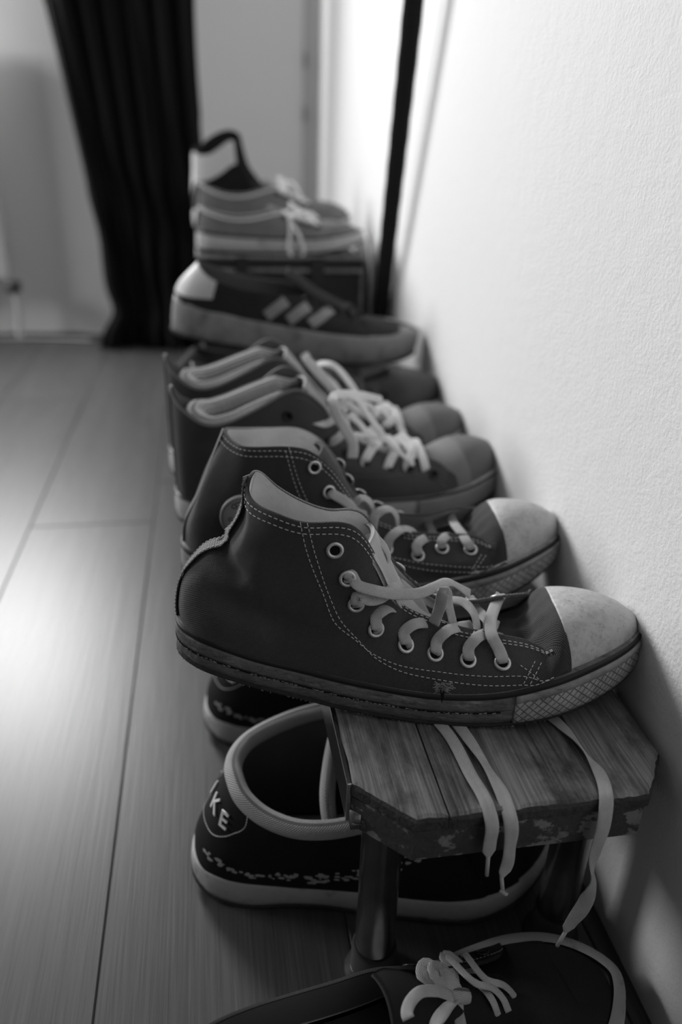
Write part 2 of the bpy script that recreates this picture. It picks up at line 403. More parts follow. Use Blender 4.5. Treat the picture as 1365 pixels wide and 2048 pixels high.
    def cols(s, spec):
        out = []
        for c in spec:
            side, xb = c[0], c[1]; pts = [A(*p) for p in c[2:]]; yb = s.wn(xb) if side < 0 else s.wf(xb)
            if side == 0: yb = 0; xb = .0015
            B = A(xb, yb*.985, s.zt(xb)-.005); T = pts[-1]
            if len(pts) == 1:
                e = s.sp.get('bulge', 1.9); mids = []
                for t in (.2, .42, .7): mids.append(A(B[0]+(T[0]-B[0])*t**1.3, B[1]+(T[1]-B[1])*t**e, B[2]+(T[2]-B[2])*t))
                out.append([B]+mids+[T])
            else: out.append([B]+pts)
        return out
    def upper(s, spec, mo, mi, creases=(), lt=.0022, edge=None):
        sh = s.sh = Sheet(s.cols(spec))
        for c in creases: sh.crease(c[0], c[1], c[2]*1.6, *c[3:])
        if hasattr(s, 'hc'):
            x, y = sh.G[..., 0], sh.G[..., 1]; dz = s.domez(x, y)+.0016; f = np.clip((x-s.dxv)/.02, 0, 1)
            sh.G[..., 2] = np.maximum(sh.G[..., 2], dz*f-(1-f))
        sh.norm()
        n, r = sh.G.shape[:2]
        du = np.concatenate([[0], np.cumsum(np.linalg.norm(np.diff(sh.G[:, r//2], axis=0), axis=1))]); 
        dv = np.concatenate([np.zeros((n, 1)), np.cumsum(np.linalg.norm(np.diff(sh.G, axis=1), axis=2), axis=1)], 1)
        U = np.stack([np.broadcast_to(du[:, None], (n, r)), dv], -1).reshape(-1, 2)
        Go = sh.G.reshape(-1, 3); Gi = (sh.G-sh.N*lt).reshape(-1, 3)
        F = grid_faces(n, r); V = np.vstack([Go, Gi]); N0 = n*r
        for i in range(n-1): F.append((i*r+r-1, (i+1)*r+r-1, N0+(i+1)*r+r-1, N0+i*r+r-1))
        mesh_obj('upper', V, F, mo, s.root, np.vstack([U, U]))
        Gl = (sh.G-sh.N*(lt+.0004)).reshape(-1, 3)
        mesh_obj('lining', Gl, grid_faces(n, r, flip=True), mi, s.root, U)
        return sh
    def dome(s, tab, xv, xc, mv, mc, inset=.0012, p=2.3, q=1.9, capoff=.0012, curve_=.006, name='vamp', capname='toe_cap', capinset=.0045, wrinkle=0):
        hc = sm(tab); s.dome_set(tab, xv, xc, p, q)
        def rowset(x0, x1, n, off, ci, end):
            V = []; U = []; m_ = 61; ts = np.linspace(0, 1, n); ts = 1-(1-ts)**(1.7 if end else 1.0)
            for t in ts:
                for k in range(m_):
                    v = -math.cos(math.pi*k/(m_-1)); x = x0+(x1-x0)*t
                    if end: x = x+(1-t)*(curve_*v*v)
                    else: x = x0+(x1+curve_*v*v-x0)*t
                    yn, yf = s.wn(x)+ci, s.wf(x)-ci
                    if yn > yf: yn = yf = (yn+yf)/2
                    y = (yn+yf)/2+(yf-yn)/2*v; zb = s.zt(x)-.003; h = max(zb+.0005, hc(x)+off)
                    pp, qq = s.dpq(x); z = zb+(h-zb)*max(0, (1-abs(v)**pp))**(1/qq); wr = wrinkle*math.exp(-((x-(xc-.014))/.010)**2)*(1-v*v); z += wr*(math.sin(y*420+x*260)+.6*math.sin(y*190-x*500)) if wrinkle else 0; V.append((x, y, z)); U.append((x, y))
            return V, grid_faces(n, m_, flip=True), U
        V, F, U = rowset(xv, xc, 40, -inset*0, inset+.0012, False); mesh_obj(name, V, F, mv, s.root, U)
        V, F, U = rowset(xc-.0005, s.L-capinset, 80, capoff, capinset, True)
        # a little thickness at the back edge of the cap
        Vb = [(v[0]+.0006, v[1]*.98, v[2]-.002) for v in V[:61]]; b = len(V)
        F += [(k+1, k, b+k, b+k+1) for k in range(60)]
        mesh_obj(capname, V+Vb, F, mc, s.root, U+U[:61])
    def tongue(s, pts, w0, w1, mt, arch=.006, n=40, tab=None):
        C = cr(np.array(pts), n); T = nrm(np.gradient(C, axis=0)); V = []; U = []; m_ = 15
        for lay in (0, 1):
            for i in range(n):
                wd = w0+(w1-w0)*i/(n-1)
                if i > n-5: wd *= 1-.12*(i-n+5)**1.3/4
                nn = np.cross(T[i], A(0, 1, 0)); nn = nn if nn[2] > 0 or nn[0] > 0 else -nn
                for k in range(m_):
                    v = k/(m_-1)*2-1; V.append(C[i]+A(0, 1, 0)*wd/2*v-nn*arch*v*v-nn*.003*lay); U.append((i*.003, v*wd/2))
        F = grid_faces(n, m_)+grid_faces(n, m_, base=n*m_, flip=True)
        for k in range(m_-1): F.append(((n-1)*m_+k, (n-1)*m_+k+1, n*m_+(n-1)*m_+k+1, n*m_+(n-1)*m_+k))
        for i in range(n-1): F.append((i*m_, (i+1)*m_, n*m_+(i+1)*m_, n*m_+i*m_)); F.append((i*m_+m_-1, n*m_+i*m_+m_-1, n*m_+(i+1)*m_+m_-1, (i+1)*m_+m_-1))
        return mesh_obj('tongue', V, F, mt, s.root, U)
    def eye(s, pts, side=-1, ring='eyelet', R=.0046, r=.0013):
        out = []
        for x, z in pts:
            a, t = s.sh.snap(x, z, side); P, N = s.sh.at(a, min(t, .965)); eyelet(s.root, P, N, R, r, ring); out.append((P, N)); s.ec = getattr(s, 'ec', [])+[(P, N, side)]
        return out
    def bars(s, mb, near, far, wd=.0075, th=.0014, lift=.006, skip=()):
        """criss-cross lacing from the front pair of holes to the last"""
        n = min(len(near), len(far))
        def go(p, q, k):
            (P, NP), (Q, NQ) = p, q; mid = (P+Q)/2+A(0, 0, lift+k)
            P1 = P+NP*.004+(Q-P)*.10+A(0, 0, .001); Q1 = Q+NQ*.004+(P-Q)*.10+A(0, 0, .001)
            C = curve([P-NP*.002, P1, P*.7+Q*.3+A(0, 0, lift*.8+k), mid, P*.3+Q*.7+A(0, 0, lift*.8+k), Q1, Q-NQ*.002], step=.0015)
            t = np.linspace(0, 1, len(C))[:, None]; Nn = nrm(NP*(1-t)**2+NQ*t**2+A(-.1, 0, .9)*(4*t*(1-t)))
            mb.ribbon(C, Nn, wd, th)
        if 0 not in skip: go(near[0], far[0], 0)
        for i in range(n-1):
            if i+1 in skip: continue
            go(near[i], far[i+1], .0012); go(far[i], near[i+1], .0030)
    def lace_px(s, mb, pts, n=(-.1, -.62, .78), wd=.0078, th=.0014, step=.0012, hold=()):
        """a lace run through photograph points: (px, py, lateral offset[, normal])"""
        P = []
        for k_, q in enumerate(pts):      # keep the run just outside the near quarter where it crosses it
            yl = q[2]; p_ = s.fr.at(q[0], q[1], yl)
            if k_ > 0 and yl < -.0252 and hasattr(s, 'sh'):
                for it in range(4):
                    H_ = s.sh.G[:s.sh.G.shape[0]//2+4]; D_ = (H_[:, :, 0]-p_[0])**2+(H_[:, :, 2]-p_[2])**2; i_ = np.argmin(D_)
                    if D_.flat[i_] > .0016**2: break
                    ys = H_[:, :, 1].flat[i_]-.0016
                    if yl > ys: yl = ys; p_ = s.fr.at(q[0], q[1], yl)
            P.append(p_)
        Ns = [A(*q[3]) if len(q) > 3 else A(*n) for q in pts]
        for k in hold: pass
        snapped = False
        for (c_, n_, sd_) in getattr(s, 'ec', []):
            if np.hypot(P[0][0]-c_[0], P[0][2]-c_[2]) < .0062 and abs(P[0][1]-c_[1]) < .03 and P[0][1]*sd_ > 0:
                P[0] = c_+n_*.0003; P.insert(1, c_+n_*.0034); Ns.insert(1, nrm(Ns[0]+Ns[1])); snapped = True
                if len(P) > 3 and np.linalg.norm(P[2]-P[1]) < .004: P.pop(2); Ns.pop(2)
                break
        D = curve(np.hstack([np.array(P), nrm(np.array(Ns))]), step=step)
        if snapped:
            dd = np.concatenate([[0], np.cumsum(np.linalg.norm(np.diff(D[:, :3], axis=0), axis=1))]); wd = wd*np.clip(.62+dd/.014, 0, 1)
        mb.ribbon(D[:, :3], nrm(D[:, 3:]), wd, th)
    def edge_binding(s, mt, a0, a1, t=.965, wd=.007, th=.0009, name='binding', n=120):
        P, N = s.sh.aline(a0, a1, t, t, n, .0004); mb = MB(); mb.ribbon(P, N, wd, th); return mb.build(name, mt, s.root)
def text_mesh(body, size, mt, parent, mtx, extrude=.0002, name='lettering', bold=0, arc=None):
    cu = bpy.data.curves.new(name, 'FONT'); cu.body = body; cu.size = size; cu.extrude = extrude; cu.align_x = 'CENTER'; cu.align_y = 'CENTER'; cu.offset = bold; cu.resolution_u = 3
    o = bpy.data.objects.new(name+'_c', cu); COL.objects.link(o); bpy.context.view_layer.update()
    me = bpy.data.meshes.new_from_object(o.evaluated_get(bpy.context.evaluated_depsgraph_get())); bpy.data.objects.remove(o)
    me.materials.clear(); me.materials.append(mt); q = bpy.data.objects.new(name, me); COL.objects.link(q); q.parent = parent; q.matrix_local = mtx; return q




# ------------------------------------------------------------------ room
def wood_mat(name, base, rough, contrast, fine, bump, rnd=.12, knots=0, stain=None, sc=1.0):
    mt = bpy.data.materials.new(name); mt.use_nodes = True; nt = mt.node_tree; N = nt.nodes; Lk = nt.links; b = N['Principled BSDF']
    tc = N.new('ShaderNodeTexCoord'); oi = N.new('ShaderNodeObjectInfo')
    sc3 = N.new('ShaderNodeVectorMath'); sc3.operation = 'SCALE'; sc3.inputs[0].default_value = (7.3, 13.7, 3.1); Lk.new(oi.outputs['Random'], sc3.inputs['Scale'])
    ad = N.new('ShaderNodeVectorMath'); ad.operation = 'ADD'; Lk.new(tc.outputs['Object'], ad.inputs[0]); Lk.new(sc3.outputs[0], ad.inputs[1])
    def noise(st, detail=4, dist=0, r=.55):
        mp = N.new('ShaderNodeMapping'); mp.inputs['Scale'].default_value = st; Lk.new(ad.outputs[0], mp.inputs[0])
        n = N.new('ShaderNodeTexNoise'); n.inputs['Scale'].default_value = 1; n.inputs['Detail'].default_value = detail; n.inputs['Distortion'].default_value = dist; n.inputs['Roughness'].default_value = r
        Lk.new(mp.outputs[0], n.inputs['Vector']); return n.outputs['Fac']
    def mth(op, a, c):
        n = N.new('ShaderNodeMath'); n.operation = op
        for i, v in enumerate((a, c)):
            if isinstance(v, (int, float)): n.inputs[i].default_value = v
            else: Lk.new(v, n.inputs[i])
        return n.outputs[0]
    g1 = noise((55*sc, 1.6*sc, 9), 5, .6); g2 = noise((420*sc, 9*sc, 40), 3); g3 = noise((8*sc, .8*sc, 3), 3)
    v = mth('ADD', mth('ADD', mth('MULTIPLY', mth('SUBTRACT', g1, .5), contrast), mth('MULTIPLY', mth('SUBTRACT', g2, .5), fine)), mth('MULTIPLY', mth('SUBTRACT', g3, .5), contrast*.8))
    v = mth('ADD', v, mth('MULTIPLY', mth('SUBTRACT', oi.outputs['Random'], .5), rnd)); v = mth('MULTIPLY', mth('ADD', v, 1.0), base)
    if stain:
        mr = N.new('ShaderNodeMapRange'); Lk.new(noise(stain[0], 6, .3, .68), mr.inputs[0]); mr.inputs[1].default_value = stain[1]; mr.inputs[2].default_value = stain[2]
        v = mth('MULTIPLY', v, mth('ADD', mth('MULTIPLY', mr.outputs[0], stain[3]), 1.0))
    v = mth('MAXIMUM', v, .004)
    cb = N.new('ShaderNodeCombineColor')
    for i in range(3): Lk.new(v, cb.inputs[i])
    Lk.new(cb.outputs[0], b.inputs['Base Color']); b.inputs['Roughness'].default_value = rough; b.inputs['Specular IOR Level'].default_value = .38
    bn = N.new('ShaderNodeBump'); bn.inputs['Distance'].default_value = bump; Lk.new(mth('ADD', g2, g1), bn.inputs['Height']); Lk.new(bn.outputs[0], b.inputs['Normal'])
    return mt
M['plank'] = wood_mat('oak_laminate', .068, .37, .6, 1.1, .00012, .14, sc=1.3)
M['wall'] = mat('white_plaster', .74, .75, .3, var=.03, vscale=3, bump=[('noise', 330, .0007, 0), ('noise', 60, .0008, 0)])
M['wall_far'] = mat('far_wall_paint', .8, .75, .3, var=.03, vscale=3, bump=[('noise', 150, .001, 0)])
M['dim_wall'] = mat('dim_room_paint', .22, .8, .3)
M['white'] = mat('white_paint', .6, .45, .5)
M['joint'] = mat('dark_underfloor', .012, .9, .1)
M['curtain'] = mat('black_curtain', .005, .9, .12, var=.3, vscale=8, sheen=.03, bump=[('noise', 1500, .0004, 0)])
M['cable'] = mat('cable_rubber', .02, .5, .4)
M['strap'] = mat('black_webbing', .012, .8, .3, bump=[('rib', 900, .0008, .3)])

def box_obj(name, lo, hi, mt, parent=None, bev=0):
    lo, hi = A(*lo), A(*hi); c = (lo+hi)/2; h = (hi-lo)/2
    bm = bmesh.new(); bmesh.ops.create_cube(bm, size=2)
    for v in bm.verts: v.co = Vector((v.co.x*h[0], v.co.y*h[1], v.co.z*h[2]))
    if bev: bmesh.ops.bevel(bm, geom=bm.edges[:], offset=bev, segments=2, affect='EDGES', profile=.5)
    me = bpy.data.meshes.new(name); bm.to_mesh(me); bm.free(); me.materials.append(mt)
    o = bpy.data.objects.new(name, me); COL.objects.link(o); o.location = tuple(c)
    if parent: o.parent = parent
    return o
def wallx(y): return .292+.018*(y-.4)         # the right wall runs very slightly off the bench
def wally(x): return 2.42-.09*x
def slab(name, pts, z0, z1, mt):
    n = len(pts); V = [(p[0], p[1], z) for z in (z0, z1) for p in pts]
    F = [tuple(reversed(range(n))), tuple(range(n, 2*n))]+[(i, (i+1) % n, n+(i+1) % n, n+i) for i in range(n)]
    return mesh_obj(name, V, F, mt, smooth=False)
struct(slab('wall_right', [(wallx(-2.2), -2.2), (.6, -2.2), (.6, 2.7), (wallx(2.55), 2.55)], 0, 2.5, M['wall']))
fl = struct(slab('floor', [(-2.6, -2.2), (.6, -2.2), (.6, 2.9), (-2.6, 2.9)], -.05, -.0065, M['joint']))
PW, PL = .188, 1.285
bm = bmesh.new(); bmesh.ops.create_cube(bm, size=1)
for v in bm.verts: v.co = Vector((v.co.x*(PW-.0004), v.co.y*(PL-.0006), v.co.z*.006))
bmesh.ops.bevel(bm, geom=[e for e in bm.edges if all(v.co.z > 0 for v in e.verts)], offset=.0011, segments=1, affect='EDGES')
pme = bpy.data.meshes.new('plank'); bm.to_mesh(pme); bm.free(); pme.materials.append(M['plank'])
k = 0
for c in range(-13, 4):
    x = -.194+PW*c
    if x > .4: continue
    off = {-2: 1.805, -1: 1.805, 0: .62, 1: 1.30, 2: .9}.get(c, (c*.437) % PL)
    if c == 0: off = 1.805+.62
    if c == -1: off = 1.805
    y = off-3*PL
    while y < 2.75:
        if y > -2.4:
            o = bpy.data.objects.new('plank', pme); COL.objects.link(o); o.parent = fl; o.location = (x, y+PL/2, -.003)
        y += PL
# far wall in four pieces round the window opening, all one object
X0, X1, Z0, Z1 = -1.08, -.44, .88, 1.70
def wpiece(mb, xa, xb, za, zb):
    V = []
    for z in (za, zb):
        for (x, dy) in ((xa, 0), (xb, 0), (xb, .22), (xa, .22)): V.append((x, wally(x)+dy, z))
    mb.add(V, [(0, 3, 2, 1), (4, 5, 6, 7), (0, 1, 5, 4), (1, 2, 6, 5), (2, 3, 7, 6), (3, 0, 4, 7)])
mb = MB(); wpiece(mb, -2.6, X0, 0, 2.5); wpiece(mb, X1, .45, 0, 2.5); wpiece(mb, X0, X1, 0, Z0); wpiece(mb, X0, X1, Z1, 2.5)
struct(mb.build('wall_far', M['wall_far'], smooth=False))
def window(name, x0, x1, z0, z1, y, axis='y'):
    mb = MB(); t = .05
    def bx(a0, a1, c0, c1, d=.03, m=mb):
        c = ((a0+a1)/2, y, (c0+c1)/2); h = ((a1-a0)/2, d, (c1-c0)/2)
        if axis == 'x': c = (y, c[0], c[2]); h = (h[1], h[0], h[2])
        m.box(c, h)
    bx(x0, x1, z0, z0+t); bx(x0, x1, z1-t, z1); bx(x0, x0+t, z0, z1); bx(x1-t, x1, z0, z1); bx((x0+x1)/2-t/2, (x0+x1)/2+t/2, z0, z1)
    o = struct(mb.build(name, M['white'], smooth=False))
    g = MB(); bx(x0+t, x1-t, z0+t, z1-t, .002, g)
    gm = bpy.data.materials.get('window_glass')
    if gm is None:
        gm = bpy.data.materials.new('window_glass'); gm.use_nodes = True; b = gm.node_tree.nodes['Principled BSDF']; b.inputs['Transmission Weight'].default_value = 1; b.inputs['Roughness'].default_value = 0
    g.build('pane', gm, o, smooth=False)
    return o
window('window_1', X0, X1, Z0, Z1, wally(-.8)+.17)
# left wall with a window added for the fill lamp, wall behind the camera, ceiling
mb = MB()
for (ya, yb, za, zb) in ((-2.2, 1.33, 0, 2.5), (2.37, 2.9, 0, 2.5), (1.33, 2.37, 0, .77), (1.33, 2.37, 1.67, 2.5)): mb.box((-2.7, (ya+yb)/2, (za+zb)/2), (.1, (yb-ya)/2, (zb-za)/2))
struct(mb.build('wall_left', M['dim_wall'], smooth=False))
window('fill_window', 1.33, 2.37, .77, 1.67, -2.68, 'x')
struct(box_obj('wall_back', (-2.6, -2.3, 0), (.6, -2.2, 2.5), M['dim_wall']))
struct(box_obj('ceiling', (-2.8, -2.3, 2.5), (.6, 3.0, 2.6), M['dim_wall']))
# flat strip painted darker for the corner shade, with two small dark marks
tr = mesh_obj('corner_shade', [], [], M['wall_far']); bpy.data.objects.remove(tr)
V = []
for z in (0, 2.45):
    for x, d in ((.283, .0), (.283, .004), (.312, .004), (.312, .0)): V.append((x, wally(x)-d, z))
M['corner_shade_grey'] = mat('corner_shade_grey', .55, .8, .2); tr = struct(mesh_obj('corner_shade', V, [(0, 1, 5, 4), (1, 2, 6, 5), (2, 3, 7, 6), (0, 3, 2, 1), (4, 5, 6, 7)], M['corner_shade_grey'], smooth=False))
M['clip'] = mat('mark_grey', .28, .6)
for z in (.60, .73): box_obj('corner_mark', (.284, wally(.29)-.009, z), (.294, wally(.29)-.003, z+.036), M['clip'], tr, .001)

# radiator at the left edge, its valve, the cable along the wall
r = empty('radiator', (-.60, wally(-.6)-.07, 0)); tag(r, 'white panel radiator at the left picture edge on the far wall', 'radiator')
b = box_obj('panel', (-1.0, -.02, .17), (.05, .02, .75), M['white'], r, .006)
for i in range(14): box_obj('panel_rib', (-.98+i*.072, -.027, .2), (-.95+i*.072, -.018, .72), M['white'], r, .003)
mb = MB(); mb.tube(curve([(-.02, .0, .19), (.035, .0, .165), (.05, 0, .145), (.052, 0, .0)], step=.01), .008, 12); mb.build('pipe', M['white'], r)
mb = MB(); mb.tube([(.04, -.03, .155), (.078, -.03, .155)], .016, 16); mb.tube([(.05, 0, .14), (.05, -.04, .15)], .011, 12); mb.build('valve', mat('dark_valve', .05, .4, .5), r)
mb = MB(); pts = [(-1.6+.06*i, wally(-1.6+.06*i)-.03-.012*math.sin(i*.9)-.008*math.sin(i*2.1), .004) for i in range(24)]
mb.tube(curve(pts, step=.006), .0042, 8); tag(mb.build('cable', M['cable']), 'thin black cable lying along the foot of the far wall', 'cable', 'cables along the far wall')
mb = MB(); pts = [(-1.6+.06*i, wally(-1.6+.06*i)-.085+.01*math.sin(i*.7+1), .0035) for i in range(22)]
mb.tube(curve(pts, step=.006), .0032, 8); tag(mb.build('cable', M['white']), 'pale reflection on the floor in front of the black cable, made as a thin white line', 'cable', 'cables along the far wall')  # white tube standing in for the pale reflection on the floor

# curtain: gathered cloth, hem pooled on the floor
V = []; U = []; nu, nv = 220, 90
ed = [(0, -.315, .005), (.05, -.30, .0), (.10, -.27, -.012), (.16, -.285, -.008), (.30, -.292, .004), (.50, -.318, .002), (.84, -.365, .0), (1.3, -.46, .012), (1.8, -.58, .02), (2.36, -.70, .03)]
lf = sm([(z, l) for z, l, r_ in ed]); rf = sm([(z, r_) for z, l, r_ in ed])
for j in range(nv):
    z = 2.36*(j/(nv-1))**1.5
    for i in range(nu):
        u = i/(nu-1); l, r_ = lf(z), rf(z); x = l+(r_-l)*u
        ph = u*(5.5+.8*math.sin(z*2.2))*2*math.pi+.6*math.sin(z*3+u*4)
        amp = .030*(.55+.45*math.sin(u*5+1.3)**2)*(.65+.35*min(1, z))
        y = 2.30+amp*math.sin(ph)+.010*math.sin(ph*2.3+z*5)
        sag = .05*math.exp(-((z-.05)/.07)**2); y -= sag*(.6+.4*math.sin(u*9+2))
        if z < .6: y += .014*math.sin(z*26+u*7)*math.exp(-((z-.33)/.16)**2)
        V.append((x+.008*math.cos(ph), y, max(.0015, z-.02*math.exp(-z/.05)*0))); U.append((u*2, z))
cu = mesh_obj('curtain', V, grid_faces(nv, nu), M['curtain'], None, U)
md = cu.modifiers.new('thick', 'SOLIDIFY'); md.thickness = .003
tag(cu, 'long black curtain gathered in folds, its hem resting on the floor by the far wall', 'curtain')
mb = MB(); mb.tube([(-2.1, 2.30, 2.38), (.12, 2.30, 2.38)], .013, 14)
rod = mb.build('curtain_rod', M['white']); tag(rod, 'curtain rod carrying the black curtain, above the frame', 'rod')

# black strap hanging near the wall
x0, y0, z0, x1_, y1_, z1_ = .2700, 1.115, .73, .2900, 1.31, .262
P = curve([(x1_, y1_, z1_), (.284, 1.255, .40), (.277, 1.185, .56), (x0, y0, z0), (.263, 1.055, .90), (.27, 1.02, 1.15), (.278, 1.0, 1.45), (.285, 1.0, 1.62)], step=.004)
wob = A(*[1+.02*math.sin(i*.55) for i in range(len(P))])
mb = MB(); mb.ribbon(P, (-.35, -1, -.25), .0265*wob, .009)
so = mb.build('strap', M['strap']); tag(so, 'black woven strap hanging down in front of the white wall behind the shoes', 'strap')
mb = MB(); mb.tube([(.285, 1.0, 1.625), (.33, 1.0, 1.625)], .006, 10); mb.tube(curve([(.287, 1.0, 1.62), (.284, 1.0, 1.65), (.284, 1.0, 1.67)], 8), .005, 10)
tag(mb.build('wall_hook', M['white']), 'small hook on the wall that holds the strap, above the frame', 'hook')

# ------------------------------------------------------------------ bench
M['seat'] = wood_mat('worn_seat_wood', .19, .5, 1.2, 2.4, .0006, .25, stain=((26, 12, 20), .46, .64, -.75), sc=1.4)
M['edge_wood'] = mat('dark_end_grain', .05, .85, .2, var=.6, vscale=90, bump=[('noise', 300, .002, 0)])
M['paint'] = mat('flaking_paint', .045, .6, .35, var=.4, vscale=40, marks=[(55, .53, .57, 3.2, 'Object', (1, 1, 1.4))], bump=[('noise', 120, .0015, 0)])
M['metal'] = mat('dull_steel', .38, .2, .5, metal=.95, var=.35, vscale=60)
M['foot'] = mat('dark_glide', .05, .5, .4)
BT = .1985
bench = empty('bench', (.18, 1.0, 0)); tag(bench, 'low worn wooden bench with clipped corners on steel legs, shoes lined up on it', 'bench')
bx0, bx1, by0, by1, ch = .0755, .2855, .3205, 1.80, .034
def outline(x0, x1, y0, y1, c): return [(x0, y0+c), (x0+c, y0), (x1-c*.75, y0), (x1, y0+c), (x1, y1-c), (x1-c, y1), (x0+c, y1), (x0, y1-c)]
def clip(poly, axis, lim, keep_less):
    out = []
    for i in range(len(poly)):
        a, b = poly[i], poly[(i+1) % len(poly)]; ia = (a[axis] <= lim) == keep_less; ib = (b[axis] <= lim) == keep_less
        if ia: out.append(a)
        if ia != ib:
            t = (lim-a[axis])/(b[axis]-a[axis]); out.append((a[0]+(b[0]-a[0])*t, a[1]+(b[1]-a[1])*t))
    return out
rs = random.Random(3)
full = outline(bx0, bx1, by0, by1, ch)
cuts = [bx0-.01, .1295, .2335, bx1+.01]
for k in range(3):
    poly = full
    if k > 0: poly = clip(poly, 0, cuts[k]+.0002, False)
    if k < 2: poly = clip(poly, 0, cuts[k+1]-.0002, True)
    # finely walked outline with a worn, dented edge
    D = []
    for i in range(len(poly)):
        a, b = A(*poly[i]), A(*poly[(i+1) % len(poly)]); L = np.linalg.norm(b-a); near_ = min(a[1], b[1]) < .42
        n = max(1, int(L/.0035)) if (a[1] < .42 and b[1] < .42) else max(1, int(L/.02))
        for q in range(n): D.append(a+(b-a)*q/n)
    n = len(D); D = np.array(D); T = nrm(np.roll(D, -1, 0)-np.roll(D, 1, 0)); O = np.stack([T[:, 1], -T[:, 0]], 1)
    c = D.mean(0)
    if ((D-c)*O).sum() < 0: O = -O
    def wv(p, f=1): return (math.sin(p[0]*170*f+p[1]*130)+.6*math.sin(p[0]*391*f+2+p[1]*260)+.4*math.sin(p[0]*903+p[1]*720))/2
    inner = [abs(D[i, 0]-cuts[1]) < .003 or abs(D[i, 0]-cuts[2]) < .003 for i in range(n)]
    rows = [(.0, -.0035), (.0012, -.0012), (.0035, .0002), (.010, .0), (.0115, -.0015)]
    V = []; U = []
    top = BT
    for dz, off in rows:
        for i in range(n):
            j = 0 if inner[i] else (.0009 if dz < .002 else .0006)*(wv(D[i]) + rs.uniform(-.4, .4)); o = (off*(.12 if inner[i] else 1))+j
            sagz = 0 if inner[i] and dz == 0 and False else 0
            V.append((D[i, 0]+O[i, 0]*o-.18, D[i, 1]+O[i, 1]*o-1.0, top-dz)); U.append((D[i, 0], dz))
    F = [];
    for r_ in range(len(rows)-1):
        for i in range(n): F.append((r_*n+i, r_*n+(i+1) % n, (r_+1)*n+(i+1) % n, (r_+1)*n+i))
    F.append(tuple(range(n))); F.append(tuple((len(rows)-1)*n+i for i in reversed(range(n))))
    mi = []
    for r_ in range(len(rows)-1): mi += [0 if r_ == 0 else 1]*n
    mi += [0, 1]
    mesh_obj('board', V, F, [M['seat'], M['edge_wood']], bench, U, smooth=False, midx=mi)
# painted frame below the boards
def ringslab(name, o_, i_, z0, z1, mt):
    n = len(o_); V = [(p[0]-.18, p[1]-1.0, z) for pl, z in ((o_, z0), (o_, z1), (i_, z1), (i_, z0)) for p in pl]
    F = []
    for r_ in range(4):
        for i in range(n): F.append((r_*n+i, r_*n+(i+1) % n, ((r_+1) % 4)*n+(i+1) % n, ((r_+1) % 4)*n+i))
    return mesh_obj(name, V, F, mt, bench, smooth=False)
fr_o = outline(bx0+.001, bx1-.003, by0+.0015, by1-.002, ch*.95); fr_i = outline(bx0+.013, bx1-.015, by0+.0135, by1-.014, ch*.9)
ringslab('apron', fr_o, fr_i, .163, BT-.0117, M['paint'])
mb = MB(); mb.box((.18-.18, .06, .181), (.088, .71, .004)); mb.build('underboard', M['edge_wood'], bench, smooth=False)
o = box_obj('edge_strip', (bx0-.0022-.18, by0+ch-1, .166), (bx0+.0008-.18, by1-ch-1, BT-.001), M['metal'], bench, .0006)
for (x, y) in ((.1005, .362), (.246, .372), (.1005, 1.72), (.246, 1.72), (.1005, 1.05), (.246, 1.05)):
    mb = MB()
    prof = [(.0, .0175), (.003, .0185), (.012, .0170), (.014, .0150), (.03, .0142), (.17, .0142), (.171, .019), (.176, .019)]
    n = 28; V = []; U = []
    for z, r_ in prof:
        for i in range(n):
            a = 2*math.pi*i/n; V.append((x-.18+r_*math.cos(a), y-1.0+r_*math.sin(a), z)); U.append((a*r_, z))
    F = grid_faces(len(prof), n, wrap_j=True); F += [tuple(range(n)), tuple((len(prof)-1)*n+i for i in range(n))]
    lg = mesh_obj('leg', V, F, M['metal'], bench, U)
    V = []; pr = [(0, .0205), (.003, .0215), (.006, .0205), (.010, .0172), (.030, .0165), (.032, .0150)]
    for z, r_ in pr:
        for i in range(n):
            a = 2*math.pi*i/n; V.append((x-.18+r_*math.cos(a), y-1.0+r_*math.sin(a), z+.0002))
    F = grid_faces(len(pr), n, wrap_j=True); F += [tuple(range(n)), tuple((len(pr)-1)*n+i for i in range(n))]
    mesh_obj('foot', V, F, M['foot'], lg)
mb = MB(); mb.box((.0815-.18, .342+.015-1, .170), (.006, .008, .006)); mb.build('bracket', M['metal'], bench)

